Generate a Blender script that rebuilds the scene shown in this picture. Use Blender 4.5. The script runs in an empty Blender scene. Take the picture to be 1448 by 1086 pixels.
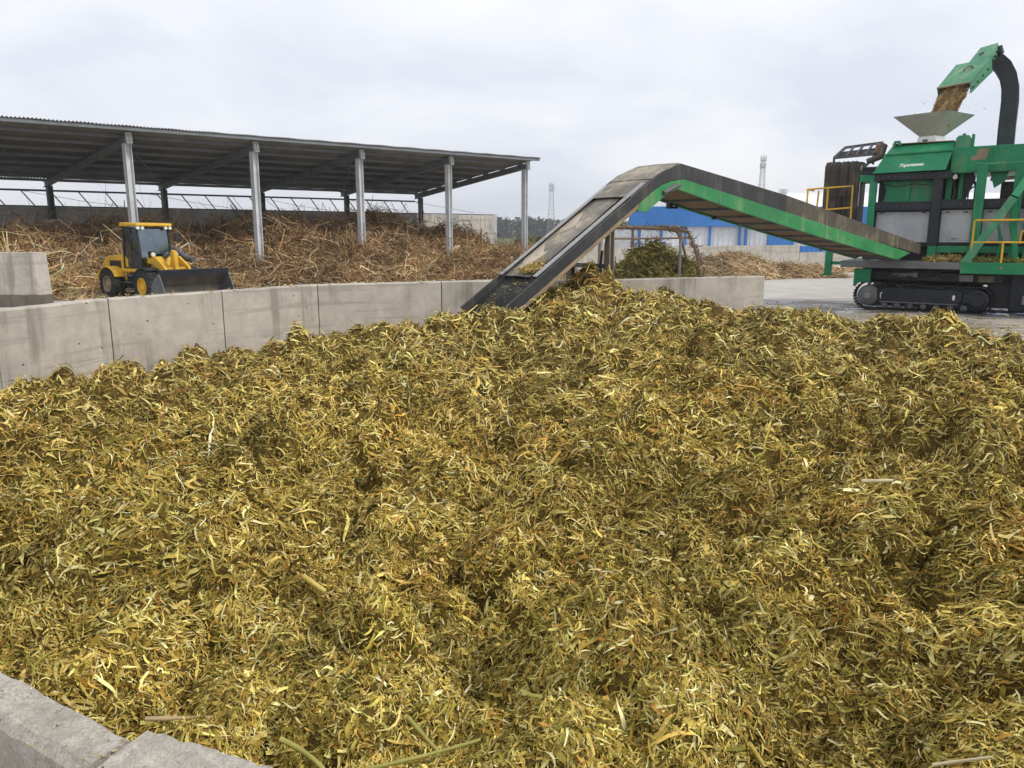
import bpy, math, random
import numpy as np
from mathutils import Vector, Matrix
R = math.radians
random.seed(7); rng = np.random.default_rng(11)
SC = bpy.context.scene
COL = SC.collection

# ------------------------------------------------------------------ camera, world, sun, exposure
cd = bpy.data.cameras.new('camera'); cam = bpy.data.objects.new('camera', cd); COL.objects.link(cam)
cam.location = (0, 0, 2.6); cam.rotation_euler = (R(90 - 11.106), 0, 0)
cd.sensor_width = 36.0; cd.lens = 36.0 * 1080 / 1448; cd.clip_end = 6000; cd.clip_start = 0.05
SC.camera = cam
SUN_EL, SUN_AZ = R(46), R(112)           # azimuth clockwise from +Y: sun behind thin cloud to the right
W = bpy.data.worlds.new('World'); SC.world = W; W.use_nodes = True
wn, wl = W.node_tree.nodes, W.node_tree.links
wn.clear()
wo = wn.new('ShaderNodeOutputWorld'); bg = wn.new('ShaderNodeBackground'); bg.inputs[1].default_value = 0.1
sky = wn.new('ShaderNodeTexSky'); sky.sky_type = 'NISHITA'; sky.sun_disc = False
sky.sun_elevation = SUN_EL; sky.sun_rotation = SUN_AZ; sky.air_density = 1.0; sky.dust_density = 2.0
tc = wn.new('ShaderNodeTexCoord'); sp = wn.new('ShaderNodeSeparateXYZ'); wl.new(tc.outputs['Generated'], sp.inputs[0])
za = wn.new('ShaderNodeMath'); za.operation = 'ADD'; za.inputs[1].default_value = 0.32; wl.new(sp.outputs[2], za.inputs[0])
zm = wn.new('ShaderNodeMath'); zm.operation = 'MAXIMUM'; zm.inputs[1].default_value = 0.12; wl.new(za.outputs[0], zm.inputs[0])
cx = wn.new('ShaderNodeVectorMath'); cx.operation = 'SCALE'; wl.new(tc.outputs['Generated'], cx.inputs[0])
iv = wn.new('ShaderNodeMath'); iv.operation = 'DIVIDE'; iv.inputs[0].default_value = 1.0; wl.new(zm.outputs[0], iv.inputs[1])
wl.new(iv.outputs[0], cx.inputs['Scale'])
n1 = wn.new('ShaderNodeTexNoise'); n1.inputs['Scale'].default_value = 1.5; n1.inputs['Detail'].default_value = 6; n1.inputs['Roughness'].default_value = 0.5
n1.inputs['Distortion'].default_value = 0.35
mpg = wn.new('ShaderNodeMapping'); mpg.inputs['Location'].default_value = (3.1, 1.7, 0.4); wl.new(cx.outputs[0], mpg.inputs[0]); wl.new(mpg.outputs[0], n1.inputs['Vector'])
cr = wn.new('ShaderNodeValToRGB'); wl.new(n1.outputs[0], cr.inputs[0])
cr.color_ramp.elements[0].position = 0.34; cr.color_ramp.elements[0].color = (0.67, 0.71, 0.80, 1)
cr.color_ramp.elements[1].position = 0.62; cr.color_ramp.elements[1].color = (0.90, 0.905, 0.93, 1)
sc8 = wn.new('ShaderNodeVectorMath'); sc8.operation = 'SCALE'; sc8.inputs['Scale'].default_value = 12.4; wl.new(cr.outputs[0], sc8.inputs[0])
mx = wn.new('ShaderNodeMix'); mx.data_type = 'RGBA'; mx.inputs[0].default_value = 0.93
wl.new(sky.outputs[0], mx.inputs[6]); wl.new(sc8.outputs[0], mx.inputs[7])
wl.new(mx.outputs[2], bg.inputs[0]); wl.new(bg.outputs[0], wo.inputs[0])
sd = bpy.data.lights.new('sun', 'SUN'); sun = bpy.data.objects.new('sun', sd); COL.objects.link(sun)
sd.energy = 2.3; sd.angle = R(10); sd.color = (1.0, 0.93, 0.83)
sun.rotation_euler = (R(90) - SUN_EL, 0, -SUN_AZ + R(180)); sun.location = (-20, -30, 60)
SC.view_settings.view_transform = 'Standard'; SC.view_settings.look = 'None'
SC.view_settings.exposure = 0.0; SC.view_settings.gamma = 1.0
SC.cycles.max_bounces = 8; SC.cycles.diffuse_bounces = 3; SC.cycles.transparent_max_bounces = 8

# ------------------------------------------------------------------ helpers
class MB:
    def __init__(s): s.v = []; s.f = []
    def add(s, vs, fs):
        o = len(s.v); s.v += [tuple(map(float, q)) for q in vs]; s.f += [tuple(i + o for i in f) for f in fs]; return s
    def hexa(s, p):   # 4 bottom (ccw from above) + 4 top
        return s.add(p, [(3, 2, 1, 0), (4, 5, 6, 7), (0, 1, 5, 4), (1, 2, 6, 5), (2, 3, 7, 6), (3, 0, 4, 7)])
    def box(s, x0, x1, y0, y1, z0, z1):
        return s.hexa([(x0, y0, z0), (x1, y0, z0), (x1, y1, z0), (x0, y1, z0), (x0, y0, z1), (x1, y0, z1), (x1, y1, z1), (x0, y1, z1)])
    def beam(s, p, q, w, h, up=(0, 0, 1)):
        p, q = Vector(p), Vector(q); d = (q - p).normalized(); u = Vector(up)
        a = d.cross(u)
        if a.length < 1e-4: a = d.cross(Vector((1, 0, 0)))
        a.normalize(); b = a.cross(d); a = a * (w / 2); b = b * (h / 2)
        return s.hexa([p - a - b, p + a - b, q + a - b, q - a - b, p - a + b, p + a + b, q + a + b, q - a + b])
    def ibeam(s, p, q, w, h, t=0.02, up=(0, 0, 1)):
        p, q = Vector(p), Vector(q); d = (q - p).normalized(); a = d.cross(Vector(up))
        if a.length < 1e-4: a = d.cross(Vector((1, 0, 0)))
        a.normalize(); b = a.cross(d)
        s.beam(p + b * (h / 2 - t / 2), q + b * (h / 2 - t / 2), w, t, up); s.beam(p - b * (h / 2 - t / 2), q - b * (h / 2 - t / 2), w, t, up)
        return s.beam(p, q, t, h - 2.2 * t, up)
    def tube(s, pts, r, n=8, cap=True):
        pts = [Vector(q) for q in pts]; m = len(pts); rr = r if hasattr(r, '__len__') else [r] * m
        o = len(s.v); ref = None
        for i, p in enumerate(pts):
            d = (pts[min(i + 1, m - 1)] - pts[max(i - 1, 0)]).normalized()
            if ref is None:
                ref = d.cross(Vector((0, 0, 1)));
                if ref.length < 0.05: ref = d.cross(Vector((1, 0, 0)))
            a = (ref - d * ref.dot(d)).normalized(); ref = a; b = d.cross(a)
            for k in range(n):
                t = 2 * math.pi * k / n; s.v.append(tuple(p + (a * math.cos(t) + b * math.sin(t)) * rr[i]))
        for i in range(m - 1):
            for k in range(n):
                k2 = (k + 1) % n; s.f.append((o + i * n + k, o + i * n + k2, o + (i + 1) * n + k2, o + (i + 1) * n + k))
        if cap:
            s.f.append(tuple(o + k for k in reversed(range(n)))); s.f.append(tuple(o + (m - 1) * n + k for k in range(n)))
        return s
    def prism(s, poly, off):
        n = len(poly); off = Vector(off); top = [Vector(q) + off for q in poly]
        return s.add(list(poly) + top, [tuple(reversed(range(n))), tuple(range(n, 2 * n))] + [(i, (i + 1) % n, n + (i + 1) % n, n + i) for i in range(n)])
    def lathe(s, prof, n=24, M=None, caps=True):   # prof [(r, axial)], axis local y
        o = len(s.v); m = len(prof); M = M or Matrix()
        for r, a in prof:
            for k in range(n):
                t = 2 * math.pi * k / n; s.v.append(tuple(M @ Vector((r * math.cos(t), a, r * math.sin(t)))))
        for i in range(m - 1):
            for k in range(n):
                k2 = (k + 1) % n; s.f.append((o + i * n + k, o + i * n + k2, o + (i + 1) * n + k2, o + (i + 1) * n + k))
        if caps: s.f.append(tuple(o + k for k in range(n))); s.f.append(tuple(o + (m - 1) * n + k for k in reversed(range(n))))
        return s
    def build(s, name, mat, parent=None, smooth=False, bevel=0.0, world=False, loc=None):
        me = bpy.data.meshes.new(name)
        off = Vector((0, 0, 0))
        if world and parent is not None:
            q = parent
            while q is not None: off += q.location; q = q.parent
        if loc is not None: off = Vector(loc)
        me.from_pydata([tuple(Vector(q) - off) for q in s.v], [], s.f)
        import bmesh
        bm = bmesh.new(); bm.from_mesh(me); bmesh.ops.recalc_face_normals(bm, faces=bm.faces[:]); bm.to_mesh(me); bm.free()
        me.materials.append(mat)
        if smooth: me.polygons.foreach_set('use_smooth', [True] * len(me.polygons)); me.set_sharp_from_angle(angle=R(40))
        o = bpy.data.objects.new(name, me); COL.objects.link(o)
        if parent is not None: o.parent = parent
        if loc is not None: o.location = loc
        if bevel:
            b = o.modifiers.new('bevel', 'BEVEL'); b.width = bevel; b.segments = 2; b.limit_method = 'ANGLE'; b.angle_limit = R(40)
        return o
def tag(o, label=None, cat=None, group=None, kind=None):
    if label: o['label'] = label
    if cat: o['category'] = cat
    if group: o['group'] = group
    if kind: o['kind'] = kind
    return o
def empty(name, loc, rz=0.0):
    o = bpy.data.objects.new(name, None); COL.objects.link(o); o.location = loc; o.rotation_euler = (0, 0, rz); o.empty_display_size = 0.3; return o
def copy_tree(o, parent=None):
    c = o.copy(); COL.objects.link(c)
    if parent is not None: c.parent = parent
    for ch in list(o.children): copy_tree(ch, c)
    return c

# ------------------------------------------------------------------ materials
class MT:
    """small node-graph helper around one Principled BSDF"""
    def __init__(s, name, rough=0.7, metal=0.0, spec=0.4):
        s.m = bpy.data.materials.new(name); s.m.use_nodes = True; s.n = s.m.node_tree.nodes; s.l = s.m.node_tree.links
        s.b = s.n['Principled BSDF']; s.b.inputs['Roughness'].default_value = rough; s.b.inputs['Metallic'].default_value = metal
        s.b.inputs['Specular IOR Level'].default_value = spec
        s.tc = s.n.new('ShaderNodeTexCoord')
    def co(s, scale=(1, 1, 1), which='Object'):
        mp = s.n.new('ShaderNodeMapping'); mp.inputs['Scale'].default_value = scale; s.l.new(s.tc.outputs[which], mp.inputs[0]); return mp.outputs[0]
    def noise(s, scale, detail=4, rough=0.55, co=None, dist=0.0):
        t = s.n.new('ShaderNodeTexNoise'); t.inputs['Scale'].default_value = scale; t.inputs['Detail'].default_value = detail
        t.inputs['Roughness'].default_value = rough; t.inputs['Distortion'].default_value = dist
        s.l.new(co if co is not None else s.tc.outputs['Object'], t.inputs['Vector']); return t.outputs[0]
    def voro(s, scale, co=None):
        t = s.n.new('ShaderNodeTexVoronoi'); t.inputs['Scale'].default_value = scale
        s.l.new(co if co is not None else s.tc.outputs['Object'], t.inputs['Vector']); return t.outputs['Distance']
    def ramp(s, x, a, b, va=0.0, vb=1.0):
        t = s.n.new('ShaderNodeMapRange'); t.inputs[1].default_value = a; t.inputs[2].default_value = b; t.inputs[3].default_value = va; t.inputs[4].default_value = vb
        t.interpolation_type = 'SMOOTHSTEP'; s.l.new(x, t.inputs[0]); return t.outputs[0]
    def mul(s, x, y, op='MULTIPLY'):
        t = s.n.new('ShaderNodeMath'); t.operation = op
        for i, q in enumerate((x, y)):
            if isinstance(q, (int, float)): t.inputs[i].default_value = q
            else: s.l.new(q, t.inputs[i])
        return t.outputs[0]
    def mix(s, fac, a, b):
        t = s.n.new('ShaderNodeMix'); t.data_type = 'RGBA'
        if isinstance(fac, (int, float)): t.inputs[0].default_value = fac
        else: s.l.new(fac, t.inputs[0])
        for i, q in ((6, a), (7, b)):
            if isinstance(q, tuple): t.inputs[i].default_value = (*q[:3], 1)
            else: s.l.new(q, t.inputs[i])
        return t.outputs[2]
    def pos(s):
        g = s.n.new('ShaderNodeNewGeometry'); q = s.n.new('ShaderNodeSeparateXYZ'); s.l.new(g.outputs['Position'], q.inputs[0]); return q.outputs
    def sep(s, which='Object'):
        q = s.n.new('ShaderNodeSeparateXYZ'); s.l.new(s.tc.outputs[which], q.inputs[0]); return q.outputs
    def out(s, col=None, rough=None, bump=None, bstr=0.3, bdist=0.02):
        if col is not None:
            if isinstance(col, tuple): s.b.inputs['Base Color'].default_value = (*col[:3], 1)
            else: s.l.new(col, s.b.inputs['Base Color'])
        if rough is not None: s.l.new(rough, s.b.inputs['Roughness'])
        if bump is not None:
            t = s.n.new('ShaderNodeBump'); t.inputs['Strength'].default_value = bstr; t.inputs['Distance'].default_value = bdist
            s.l.new(bump, t.inputs['Height']); s.l.new(t.outputs[0], s.b.inputs['Normal'])
        return s.m
def paint(name, col, rough=0.45, dirt=(0.16, 0.12, 0.07), amount=0.35, scale=1.6, metal=0.0, spec=0.4, var=0.18):
    t = MT(name, rough, metal, spec)
    n = t.noise(scale, 6, 0.6); n2 = t.noise(scale * 9, 4, 0.6); st = t.noise(2.2, 5, 0.6, t.co((3.0, 3.0, 0.35)))
    c = t.mix(t.ramp(n, 0.3, 0.7), tuple(q * (1 - var) for q in col), tuple(min(1, q * (1 + var)) for q in col))
    d = t.mul(t.ramp(t.mul(n, st, 'ADD'), 1.0, 1.35), amount)
    c = t.mix(d, c, dirt)
    c = t.mix(t.mul(t.ramp(n2, 0.62, 0.72), amount * 0.9), c, dirt)
    return t.out(c, t.ramp(n2, 0.2, 0.8, rough * 0.85, min(1, rough * 1.3)), n2, 0.06, 0.01)
def concrete(name, base, stain, pits=True, streak=0.5, lift=0.0):
    t = MT(name, 0.88, 0, 0.25)
    k = max(1.0, lift)
    big = t.noise(0.55 * k, 5, 0.6); mid = t.noise(3.2 * k, 6, 0.65); fine = t.noise(38 * max(1, k / 2), 4, 0.7)
    st = t.noise(1.0, 6, 0.62, t.co((2.6, 2.6, 0.22))); hz = t.noise(1.0, 4, 0.55, t.co((0.25, 0.25, 5.5)))
    c = t.mix(t.ramp(mid, 0.3, 0.72), tuple(q * 0.86 for q in base), tuple(q * 1.12 for q in base))
    c = t.mix(t.mul(t.ramp(big, 0.45, 0.68), 0.55), c, tuple(q * 0.72 for q in base))
    c = t.mix(t.mul(t.ramp(t.mul(st, t.mul(big, 0.5), 'ADD'), 0.76, 0.95), streak), c, stain)
    c = t.mix(t.mul(t.ramp(hz, 0.56, 0.62), 0.5), c, tuple(q * 0.62 for q in base))
    c = t.mix(t.mul(t.ramp(fine, 0.6, 0.75), 0.4), c, tuple(q * 0.6 for q in base))
    h = fine
    if pits:
        v = t.voro(3.1 * k, t.co((1, 1, 1.3))); vm = t.ramp(v, 0.04, 0.085)
        v2 = t.ramp(t.voro(9.0 * k), 0.03, 0.09)
        m = t.mul(vm, v2, 'MINIMUM'); c = t.mix(m, tuple(q * 0.25 for q in base), c)
        h = t.mul(t.mul(fine, 0.3), m, 'ADD')
    return t.out(c, None, h, 0.45, 0.02)

M = {}
M['wall'] = concrete('weathered_concrete', (0.49, 0.455, 0.40), (0.19, 0.165, 0.13), True, 0.6)
M['wall_top'] = concrete('worn_concrete', (0.50, 0.465, 0.41), (0.22, 0.20, 0.15), True, 0.4)
M['nearwall'] = concrete('rough_cast_concrete', (0.40, 0.375, 0.335), (0.16, 0.14, 0.10), True, 0.5, 6.0)
def nearmat():
    t = MT('rough_cast_concrete', 0.92, 0, 0.2); a = t.noise(9, 6, 0.7); b = t.noise(45, 6, 0.75); c_ = t.noise(140, 4, 0.8); st = t.noise(1.0, 5, 0.6, t.co((9, 9, 0.8)))
    c = t.mix(t.ramp(a, 0.32, 0.68), (0.53, 0.49, 0.42), (0.71, 0.665, 0.585)); c = t.mix(t.mul(t.ramp(b, 0.46, 0.60), 0.75), c, (0.46, 0.42, 0.355)); c = t.mix(t.mul(t.ramp(c_, 0.50, 0.60), 0.6), c, (0.32, 0.295, 0.245))
    c = t.mix(t.mul(t.ramp(t.noise(60, 3, 0.6), 0.60, 0.66), 0.85), c, (0.66, 0.63, 0.56)); c = t.mix(t.mul(t.ramp(st, 0.55, 0.7), 0.35), c, (0.17, 0.15, 0.12))
    m = t.ramp(t.voro(22), 0.03, 0.10); c = t.mix(m, (0.10, 0.09, 0.075), c)
    return t.out(c, None, t.mul(t.mul(b, 0.5), t.mul(m, t.mul(c_, 0.4), 'ADD'), 'ADD'), 1.0, 0.02)
M['nearwall'] = nearmat()
M['backwall'] = concrete('grey_concrete', (0.43, 0.41, 0.365), (0.22, 0.20, 0.16), False, 0.5)
M['whitewall'] = concrete('pale_concrete', (0.55, 0.53, 0.48), (0.3, 0.28, 0.24), False, 0.4)
M['galv'] = paint('galvanised_steel', (0.60, 0.62, 0.64), 0.5, (0.3, 0.25, 0.19), 0.4, 1.2, 0.2)
M['darksteel'] = paint('dark_steel', (0.10, 0.105, 0.115), 0.55, (0.16, 0.13, 0.10), 0.3)
M['rafter'] = paint('rafter_steel', (0.17, 0.185, 0.20), 0.55, (0.12, 0.10, 0.08), 0.3)
M['green'] = paint('green_paint', (0.008, 0.225, 0.095), 0.42, (0.20, 0.19, 0.10), 0.5, 1.5)
M['greenlt'] = paint('faded_green_paint', (0.065, 0.25, 0.14), 0.5, (0.38, 0.36, 0.22), 0.75, 1.2)
M['greenbr'] = paint('bright_green_paint', (0.035, 0.25, 0.085), 0.45, (0.28, 0.30, 0.16), 0.7, 1.1)
M['black'] = paint('black_paint', (0.012, 0.016, 0.022), 0.45, (0.07, 0.06, 0.05), 0.3)
M['guard'] = paint('black_guard_steel', (0.035, 0.036, 0.040), 0.5, (0.20, 0.17, 0.12), 0.3, 0.9)
M['guarddirty'] = paint('dusty_guard_steel', (0.085, 0.075, 0.06), 0.6, (0.30, 0.24, 0.14), 0.75, 1.3)
M['plate'] = paint('worn_steel_plate', (0.20, 0.185, 0.155), 0.6, (0.46, 0.39, 0.27), 0.95, 0.8, 0.1, 0.3, 0.45)
M['rail'] = paint('scuffed_steel', (0.20, 0.20, 0.205), 0.45, (0.45, 0.42, 0.36), 0.5, 2.0, 0.3)
M['railcap'] = paint('bare_rail_steel', (0.36, 0.36, 0.36), 0.45, (0.12, 0.11, 0.10), 0.8, 2.0, 0.3)
M['legsteel'] = paint('weathered_leg_steel', (0.24, 0.21, 0.175), 0.65, (0.12, 0.095, 0.07), 0.6, 1.5)
M['tan'] = paint('dusty_tan_steel', (0.26, 0.20, 0.13), 0.7, (0.36, 0.29, 0.17), 0.6, 1.4)
M['pan'] = paint('dusty_pan_steel', (0.21, 0.145, 0.075), 0.75, (0.07, 0.055, 0.04), 0.8, 1.2)
M['belt'] = paint('rubber_belt', (0.025, 0.025, 0.027), 0.75, (0.20, 0.18, 0.10), 0.35, 1.2)
M['beltbrown'] = paint('dusty_rubber', (0.085, 0.070, 0.055), 0.8, (0.22, 0.18, 0.13), 0.55, 2.2)
M['rubber'] = paint('tyre_rubber', (0.018, 0.018, 0.018), 0.8, (0.13, 0.105, 0.075), 0.6, 2.5)
M['tracksteel'] = paint('worn_track_steel', (0.022, 0.021, 0.021), 0.6, (0.07, 0.06, 0.05), 0.5, 2.0, 0.2)
M['panel'] = paint('grey_panel', (0.44, 0.45, 0.47), 0.5, (0.30, 0.28, 0.25), 0.3, 1.2, 0.1)
M['deck'] = paint('grey_deck_steel', (0.17, 0.175, 0.185), 0.55, (0.28, 0.25, 0.18), 0.5, 1.4, 0.2)
M['funnel'] = paint('grey_sheet_metal', (0.46, 0.475, 0.43), 0.5, (0.32, 0.30, 0.25), 0.5, 1.0, 0.15)
M['duct'] = paint('black_duct', (0.035, 0.037, 0.048), 0.5, (0.16, 0.13, 0.12), 0.25, 1.2)
M['yellow'] = paint('yellow_paint', (0.72, 0.42, 0.03), 0.45, (0.25, 0.18, 0.08), 0.35, 2.0)
M['loader'] = paint('loader_yellow_paint', (0.66, 0.38, 0.018), 0.45, (0.24, 0.17, 0.09), 0.75, 1.6)
M['rust'] = paint('rusty_pipe', (0.20, 0.135, 0.09), 0.8, (0.30, 0.24, 0.18), 0.6, 3.0)
M['blue'] = paint('blue_sheet', (0.035, 0.18, 0.50), 0.55, (0.2, 0.22, 0.28), 0.25, 0.3)
M['white'] = paint('white_sheet', (0.66, 0.68, 0.71), 0.5, (0.45, 0.44, 0.42), 0.4, 0.25)
M['roofwhite'] = paint('white_roof_sheet', (0.78, 0.80, 0.82), 0.5, (0.5, 0.5, 0.5), 0.3, 0.2)
M['lattice'] = paint('tower_steel', (0.30, 0.32, 0.34), 0.5, (0.3, 0.26, 0.22), 0.2)
M['letter'] = paint('white_lettering', (0.78, 0.80, 0.78), 0.5, (0.5, 0.5, 0.45), 0.2)
M['seat'] = paint('dark_vinyl', (0.03, 0.032, 0.036), 0.6)
M['lamp'] = paint('lamp_lens', (0.75, 0.75, 0.72), 0.2)
def glass():
    m = bpy.data.materials.new('cab_glass'); m.use_nodes = True; n, l = m.node_tree.nodes, m.node_tree.links; n.clear()
    o = n.new('ShaderNodeOutputMaterial'); mixs = n.new('ShaderNodeMixShader'); tr = n.new('ShaderNodeBsdfTransparent'); gl = n.new('ShaderNodeBsdfGlossy')
    tr.inputs[0].default_value = (0.33, 0.44, 0.47, 1); gl.inputs[0].default_value = (0.75, 0.85, 0.9, 1); gl.inputs['Roughness'].default_value = 0.06
    nz = n.new('ShaderNodeTexNoise'); nz.inputs['Scale'].default_value = 3.0
    mr = n.new('ShaderNodeMapRange'); mr.inputs[3].default_value = 0.15; mr.inputs[4].default_value = 0.32; l.new(nz.outputs[0], mr.inputs[0])
    l.new(mr.outputs[0], mixs.inputs[0]); l.new(tr.outputs[0], mixs.inputs[1]); l.new(gl.outputs[0], mixs.inputs[2]); l.new(mixs.outputs[0], o.inputs[0]); return m
M['glass'] = glass()
def roofmat():
    t = MT('corrugated_sheet', 0.55, 0.2, 0.4); n = t.noise(0.5, 4); n2 = t.noise(6, 5, 0.65)
    c = t.mix(t.ramp(n, 0.35, 0.7), (0.17, 0.165, 0.155), (0.27, 0.265, 0.25)); c = t.mix(t.mul(t.ramp(n2, 0.55, 0.75), 0.5), c, (0.12, 0.10, 0.085)); return t.out(c)
M['roof'] = roofmat()
def yardmat():
    t = MT('yard_concrete', 0.85, 0, 0.35); P = t.pos()
    big = t.noise(0.12, 5, 0.6); mid = t.noise(0.9, 6, 0.65); fine = t.noise(14, 5, 0.7)
    c = t.mix(t.ramp(mid, 0.3, 0.7), (0.38, 0.36, 0.335), (0.50, 0.48, 0.45))
    c = t.mix(t.mul(t.ramp(big, 0.45, 0.65), 0.5), c, (0.34, 0.315, 0.28)); c = t.mix(t.mul(t.ramp(fine, 0.55, 0.75), 0.35), c, (0.27, 0.25, 0.22))
    # damp strip on the near side of the pale slab, with puddles
    wy = t.mul(P[1], t.mul(t.noise(0.35, 4), 1.6), 'ADD')
    near = t.mul(t.ramp(wy, 32.4, 31.6), t.ramp(P[0], 5.0, 8.0))
    streak = t.noise(1.0, 5, 0.6, t.co((0.35, 1.6, 1.0)))
    wet = t.mul(near, t.ramp(streak, 0.36, 0.62))
    c = t.mix(t.mul(near, 0.45), c, (0.27, 0.245, 0.22)); c = t.mix(t.mul(wet, 0.6), c, (0.19, 0.165, 0.145))
    dust = t.mul(t.ramp(wy, 25.5, 23.0), t.mul(t.ramp(P[0], 5.0, 8.0), t.ramp(mid, 0.35, 0.65)))
    c = t.mix(t.mul(dust, 0.45), c, (0.46, 0.38, 0.22))
    rg = t.ramp(t.mul(wet, t.ramp(mid, 0.4, 0.55)), 0.2, 0.9, 0.85, 0.12)
    # slab joints every 6 m
    def joint(ax, off):
        q = t.mul(t.mul(P[ax], off, 'ADD'), 6.0, 'MODULO'); q = t.mul(q, 0.0, 'ADD'); a = t.n.new('ShaderNodeMath'); a.operation = 'ABSOLUTE'; t.l.new(q, a.inputs[0]); return t.ramp(a.outputs[0], 0.012, 0.03)
    j = t.mul(joint(0, 602.3), joint(1, 604.7)); c = t.mix(j, (0.13, 0.12, 0.10), c)
    return t.out(c, rg, fine, 0.2, 0.01)
M['yard'] = yardmat()
def fieldmat():
    t = MT('field_grass', 0.95, 0, 0.1); a = t.noise(0.02, 6, 0.6); b = t.noise(0.3, 5, 0.6)
    c = t.mix(t.ramp(a, 0.35, 0.65), (0.055, 0.085, 0.022), (0.13, 0.15, 0.05)); c = t.mix(t.mul(t.ramp(b, 0.4, 0.7), 0.4), c, (0.06, 0.075, 0.025)); return t.out(c)
M['field'] = fieldmat()
def fibre(name, rough=0.7, trans=0.0, dark=0.55, scale=1.0, tint=(1, 1, 1)):
    """loose plant matter: colour of each piece comes from its own attribute, with mottling along the piece"""
    t = MT(name, rough, 0, 0.08); at = t.n.new('ShaderNodeAttribute'); at.attribute_name = 'Col'
    n = t.noise(1.1 * scale, 4, 0.55); n2 = t.noise(30 * scale, 3, 0.6)
    k = t.ramp(n, 0.3, 0.7, dark, 1.15); k2 = t.ramp(n2, 0.25, 0.75, 0.7, 1.25)
    v = t.n.new('ShaderNodeVectorMath'); v.operation = 'SCALE'; t.l.new(at.outputs['Color'], v.inputs[0]); t.l.new(t.mul(k, k2), v.inputs['Scale'])
    return t.out(v.outputs[0])
M['silage'] = fibre('silage_strips', 0.8, 0, 0.8)
M['stalks'] = fibre('dry_stalks', 0.75, 0, 0.6, 0.5)
M['leaf'] = fibre('leaf_mass', 0.8, 0, 0.6, 0.2)
def soil(name, a, b, sc=6):
    t = MT(name, 0.95, 0, 0.1); n = t.noise(sc, 6, 0.7); return t.out(t.mix(t.ramp(n, 0.3, 0.7), a, b), None, n, 0.8, 0.05)
M['silagebase'] = soil('silage_core', (0.06, 0.042, 0.010), (0.17, 0.12, 0.03), 14)  # core coloured dark so the gaps between strips look shaded
M['heapbase'] = soil('heap_core', (0.035, 0.022, 0.012), (0.10, 0.065, 0.034), 5)
M['strawbase'] = soil('straw_core', (0.22, 0.15, 0.07), (0.38, 0.27, 0.14), 4)

# ------------------------------------------------------------------ numpy noise and loose material
def _h(ix, iy, s):
    n = (ix * 374761393 + iy * 668265263 + s * 2147483647) & 0xffffffff
    n = ((n ^ (n >> 13)) * 1274126177) & 0xffffffff
    return ((n ^ (n >> 16)) & 0xffff) / 65535.0
def vnoise(x, y, s=0):
    ix = np.floor(x).astype(np.int64); iy = np.floor(y).astype(np.int64); fx = x - ix; fy = y - iy
    fx = fx * fx * (3 - 2 * fx); fy = fy * fy * (3 - 2 * fy)
    a = _h(ix, iy, s); b = _h(ix + 1, iy, s); c = _h(ix, iy + 1, s); d = _h(ix + 1, iy + 1, s)
    return (a * (1 - fx) + b * fx) * (1 - fy) + (c * (1 - fx) + d * fx) * fy
def fbm(x, y, s=0, o=4):
    r = 0; a = 0.5
    for i in range(o): r = r + a * vnoise(x * 2 ** i, y * 2 ** i, s + i * 17); a *= 0.5
    return r
def bumps(x, y, s=0):   # rounded clumps of random size
    ix = np.floor(x).astype(np.int64); iy = np.floor(y).astype(np.int64); best = np.zeros_like(x)
    for dx in (-1, 0, 1):
        for dy in (-1, 0, 1):
            jx, jy = ix + dx, iy + dy
            px = jx + 0.15 + 0.7 * _h(jx, jy, s); py = jy + 0.15 + 0.7 * _h(jx, jy, s + 5); r = 0.35 + 0.55 * _h(jx, jy, s + 9); a = _h(jx, jy, s + 13)
            q = 1 - ((x - px) ** 2 + (y - py) ** 2) / r ** 2
            best = np.maximum(best, np.sqrt(np.clip(q, 0, 1)) * r * (0.25 + 0.75 * a))
    return best
def inside(px, py, poly):
    ins = np.zeros(px.shape, bool); n = len(poly)
    for i in range(n):
        (x1, y1), (x2, y2) = poly[i], poly[(i + 1) % n]
        c = ((y1 > py) != (y2 > py)) & (px < (x2 - x1) * (py - y1) / ((y2 - y1) or 1e-9) + x1); ins ^= c
    return ins
def segdist(px, py, line, closed=False):
    d = np.full(px.shape, 1e9); m = len(line)
    for i in range(m if closed else m - 1):
        (x1, y1), (x2, y2) = line[i], line[(i + 1) % m]; vx, vy = x2 - x1, y2 - y1
        t = np.clip(((px - x1) * vx + (py - y1) * vy) / (vx * vx + vy * vy), 0, 1)
        d = np.minimum(d, np.hypot(px - x1 - t * vx, py - y1 - t * vy))
    return d
def grid_faces(nu, nv):
    i = np.arange(nu - 1)[:, None] * nv + np.arange(nv - 1)[None, :]
    return np.stack([i, i + nv, i + nv + 1, i + 1], -1).reshape(-1, 4)
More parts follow.
